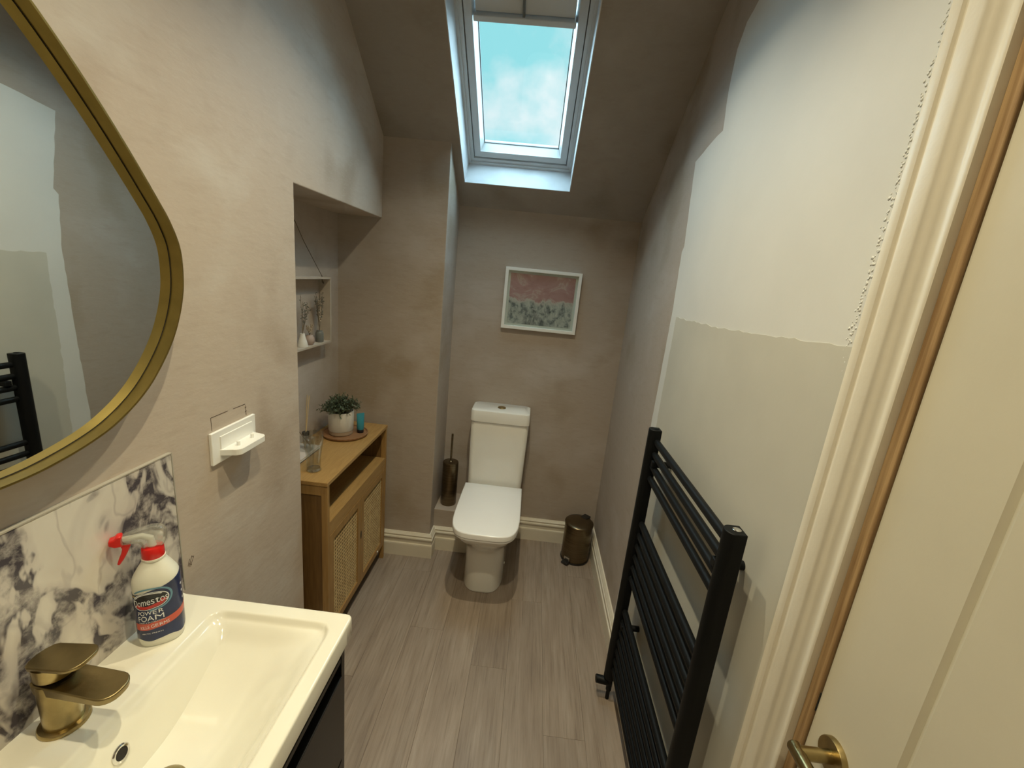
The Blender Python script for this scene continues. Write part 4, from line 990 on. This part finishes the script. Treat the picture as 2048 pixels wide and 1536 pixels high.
# tall glass with an inner smaller glass
gxc, gyc = -.796, 1.515
gl = thing('pint_glass', 'tall clear drinking glass on the near corner of the cabinet', 'glass', (gxc, gyc, Z))
gp = [(0, .001), (.027, .001), (.0285, .003), (.0270, .012), (.0262, .030), (.0275, .060), (.0330, .098), (.0375, .125), (.0380, .142), (.0368, .155), (.0358, .155), (.0366, .142), (.0361, .125), (.0316, .098), (.0261, .060), (.0245, .030), (.0240, .014), (0, .012)]
link('wall', Lathe(gp, 40, c=(gxc, gyc, Z), close=False), M['glass'], gl, smooth='auto')
link('thick_base', Lathe([(0, .0012), (.0225, .0012), (.0238, .004), (.0232, .0115), (0, .0115)], 36, c=(gxc, gyc, Z)), M['glass_base'], gl, smooth='auto')

# ================================================================== hanging box shelf in the alcove
SX = XB+.052; SY0, SY1, SZ0, SZ1 = 1.625, 1.955, 1.222, 1.520
sh = thing('hanging_shelf', 'pale whitewashed wooden box shelf hanging by a cord in the alcove', 'shelf', (XB, 1.79, SZ0))
th = .009
link('board', Box(XB+.001, SX, SY0, SY1, SZ0, SZ0+th), M['rack'], sh, bevel=.0008)
link('board', Box(XB+.001, SX, SY0, SY1, SZ1-th, SZ1), M['rack'], sh, bevel=.0008)
link('board', Box(XB+.001, SX, SY0, SY0+th, SZ0+th, SZ1-th), M['rack'], sh); link('board', Box(XB+.001, SX, SY1-th, SY1, SZ0+th, SZ1-th), M['rack'], sh)
apex = (XB+.006, 1.745, 1.735)
bm = bmesh.new(); tube(bm, [(XB+.030, 1.915, SZ1+.002), (XB+.012, 1.80, 1.66), apex, (XB+.012, 1.70, 1.66), (XB+.030, 1.665, SZ1+.002)], .0013, 6); link('cord', bm, M['string'], sh)
bm = bmesh.new(); tube(bm, [(XB+.030, 1.915, SZ1-.010), (XB+.030, 1.917, SZ1-.024), (XB+.034, 1.922, SZ1-.030), (XB+.036, 1.914, SZ1-.020)], .0018, 6); tube(bm, [(XB+.030, 1.915, SZ1-.010), (XB+.030, 1.915, SZ1+.004)], .0022, 6); link('knot', bm, M['string'], sh)
zv = SZ0+th+.0003
def vase(name, label, prof_, x, y, m):
    t = thing(name, label, 'vase', (x, y, zv), 'bud vases on the hanging shelf'); link('body', Lathe(prof_, 28, c=(x, y, zv)), m, t, smooth='auto'); return t
vx = XB+.030
v1 = vase('bud_vase', 'dark grey bottle vase of tall dried grasses, rightmost on the hanging shelf', [(0, 0), (.0145, 0), (.0165, .003), (.0168, .038), (.0150, .044), (.0125, .048), (.0130, .052), (.0105, .052), (0, .045)], vx, 1.887, M['vase_g'])
v2 = vase('bud_vase', 'round taupe-pink vase of small dried flowers in the middle of the hanging shelf', [(0, 0), (.012, 0), (.018, .008), (.0205, .020), (.0185, .032), (.0130, .038), (.0120, .042), (.0100, .042), (0, .036)], vx, 1.800, M['vase_p'])
v3 = vase('bud_vase', 'white cone vase leaning a dark leafy sprig, leftmost visible on the hanging shelf', [(0, 0), (.021, 0), (.022, .003), (.0150, .030), (.0100, .048), (.0095, .056), (.0080, .056), (0, .050)], vx, 1.742, M['vase_w'])
rnd = random.Random(4)
def sprig(t, x, y, z, n, h, spread, m, leaf, blob=None, lean=(0, 0)):
    bs = bmesh.new(); bl = bmesh.new()
    for k in range(n):
        a = rnd.uniform(0, 2*PI); e = Vector((x+spread*.22*math.cos(a)+lean[0], y+spread*math.sin(a)+lean[1], z+h*rnd.uniform(.75, 1)))
        e.x = max(e.x, XB+.008); e.z = min(e.z, SZ1-.012)
        r0 = Vector((x, y, z-.004)); mid = r0.lerp(e, .5)+Vector((0, 0, h*.08)); tube(bs, [r0, mid, e], .0008, 4)
        for j in range(10):
            t_ = .35+.65*j/9; p = r0.lerp(mid, min(1, t_*2)) if t_ < .5 else mid.lerp(e, (t_-.5)*2)
            if blob: bmesh.ops.create_icosphere(bl, subdivisions=1, radius=blob*rnd.uniform(.6, 1.2), matrix=Matrix.Translation(p+Vector((rnd.gauss(0, .002), rnd.gauss(0, .002), 0))))
            else:
                d = Vector((rnd.gauss(0, .4), rnd.gauss(0, 1), rnd.gauss(.5, .6))).normalized(); s_ = d.cross(Vector((1, .3, 0))).normalized(); L = leaf*rnd.uniform(.7, 1.2)
                bl.faces.new([bl.verts.new(q_) for q_ in (p, p+d*L*.5+s_*L*.22, p+d*L, p+d*L*.5-s_*L*.22)])
    link('dried_stems', bs, m[0], t, kind='stuff'); link('dried_heads', bl, m[1], t, kind='stuff')
sprig(v1, vx, 1.887, zv+.052, 15, .170, .036, (M['dried'], M['driedg']), .012)
sprig(v1, vx, 1.889, zv+.052, 8, .140, .014, (M['driedp'], M['driedp']), .01, blob=.0035)
sprig(v2, vx, 1.800, zv+.042, 12, .045, .026, (M['dried'], M['driedp']), .008, blob=.0026)
sprig(v3, vx, 1.742, zv+.056, 7, .125, .026, (M['dried'], M['driedg']), .011, lean=(0, .035))
sprig(v3, vx, 1.742, zv+.056, 2, .165, .008, (M['dried'], M['driedg']), .010, lean=(0, 0))

# ================================================================== towel radiator
RX = .457; RYf, RYn = 1.400, .797; RZ0, RZ1 = .105, 1.150
rad = thing('towel_radiator', 'matt black ladder towel radiator fixed to the right wall', 'radiator', (RX, 1.08, RZ0))
def post(y):
    bm = bmesh.new(); o = [(RX-.012+.0195*math.cos(a)*.9, y+.0195*math.sin(a)) for a in [PI/2+PI*k/12 for k in range(13)]] + [(RX+.010, y-.0195), (RX+.010, y+.0195)]
    prism(bm, o, 'z', RZ0, RZ1); return bm
for y in (RYf, RYn):
    pst = link('post', post(y), M['black'], rad, bevel=.002, smooth='auto')
    link('end_cap', Lathe([(0, 0), (.0085, 0), (.0085, .0012), (.0065, .0025), (.0035, .0028), (0, .0016)], 20, c=(RX-.004, y, RZ1)), M['chrome'] if y == RYn else M['black'], pst, smooth='auto')
zt_ = [1.108, 1.064, 1.020, .976] + [.800-.0445*k for k in range(6)] + [.430-.0445*k for k in range(7)]
for z_ in zt_: link('tube', Tube([(RX-.0005, RYf-.001, z_), (RX-.0005, RYn+.001, z_)], .0112, 16), M['black'], rad, smooth='auto')
for y in (RYf-.045, RYn+.045):
    for z_ in (1.042, .385):
        b1 = link('wall_bracket', Tube([(XR-.0026, y, z_), (RX+.006, y, z_)], .0105, 16), M['black'], rad, smooth='auto')
        link('clamp', Box(RX-.014, RX+.012, y-.011, y+.011, z_-.010, z_+.010), M['black'], b1, bevel=.003)
vl = link('valve', Tube([(RX-.002, RYf, .110), (RX-.002, RYf, .045)], .011, 16), M['black'], rad, smooth='auto')
link('valve_head', Tube([(RX-.055, RYf+.012, .078), (RX-.052, RYf+.012, .078), (RX+.004, RYf+.004, .078)], [.0145, .016, .016], 20), M['black'], vl, smooth='auto')
vl = link('valve', Tube([(RX-.002, RYn, .110), (RX-.002, RYn, .045)], .011, 16), M['black'], rad, smooth='auto')
link('valve_head', Tube([(RX-.055, RYn, .078), (RX+.004, RYn, .078)], .014, 20), M['black'], vl, smooth='auto')
for y in (RYf, RYn): link('supply_pipe', Tube([(RX-.002, y, .048), (RX-.002, y, .0005)], .0075, 12), M['black'], rad, smooth='auto')

# ================================================================== recessed downlights (their bulbs light the room)
em = bpy.data.materials.new('bulb_glow'); em.use_nodes = True; b = em.node_tree.nodes['Principled BSDF']; b.inputs['Emission Color'].default_value = (*LAMP_COL, 1); b.inputs['Emission Strength'].default_value = 6; b.inputs['Base Color'].default_value = (.8, .8, .8, 1)
names_ = ['white recessed ceiling downlight nearest the roof window', 'white recessed ceiling downlight in the middle of the row', 'white recessed ceiling downlight behind the doorway end']
for (lx, ly, lz), W_, nm in zip(LAMPS, LAMP_W, names_):
    t = thing('downlight', nm, 'ceiling light', (lx, ly, lz), 'row of ceiling downlights')
    link('bezel', Lathe([(.030, -.002), (.034, -.005), (.042, -.004), (.043, 0), (.030, 0)], 32, c=(lx, ly, lz), close=False), M['whitep'], t, smooth='auto')
    link('bulb', Lathe([(0, -.001), (.030, -.001)], 24, c=(lx, ly, lz), close=False), em, t)
    ld = bpy.data.lights.new('downlight_bulb', 'AREA'); ld.shape = 'DISK'; ld.size = .035; ld.energy = W_; ld.color = LAMP_COL; ld.spread = math.radians(118)
    lo_ = bpy.data.objects.new('downlight_bulb', ld); C.objects.link(lo_); lo_.location = (lx, ly, lz-.006)
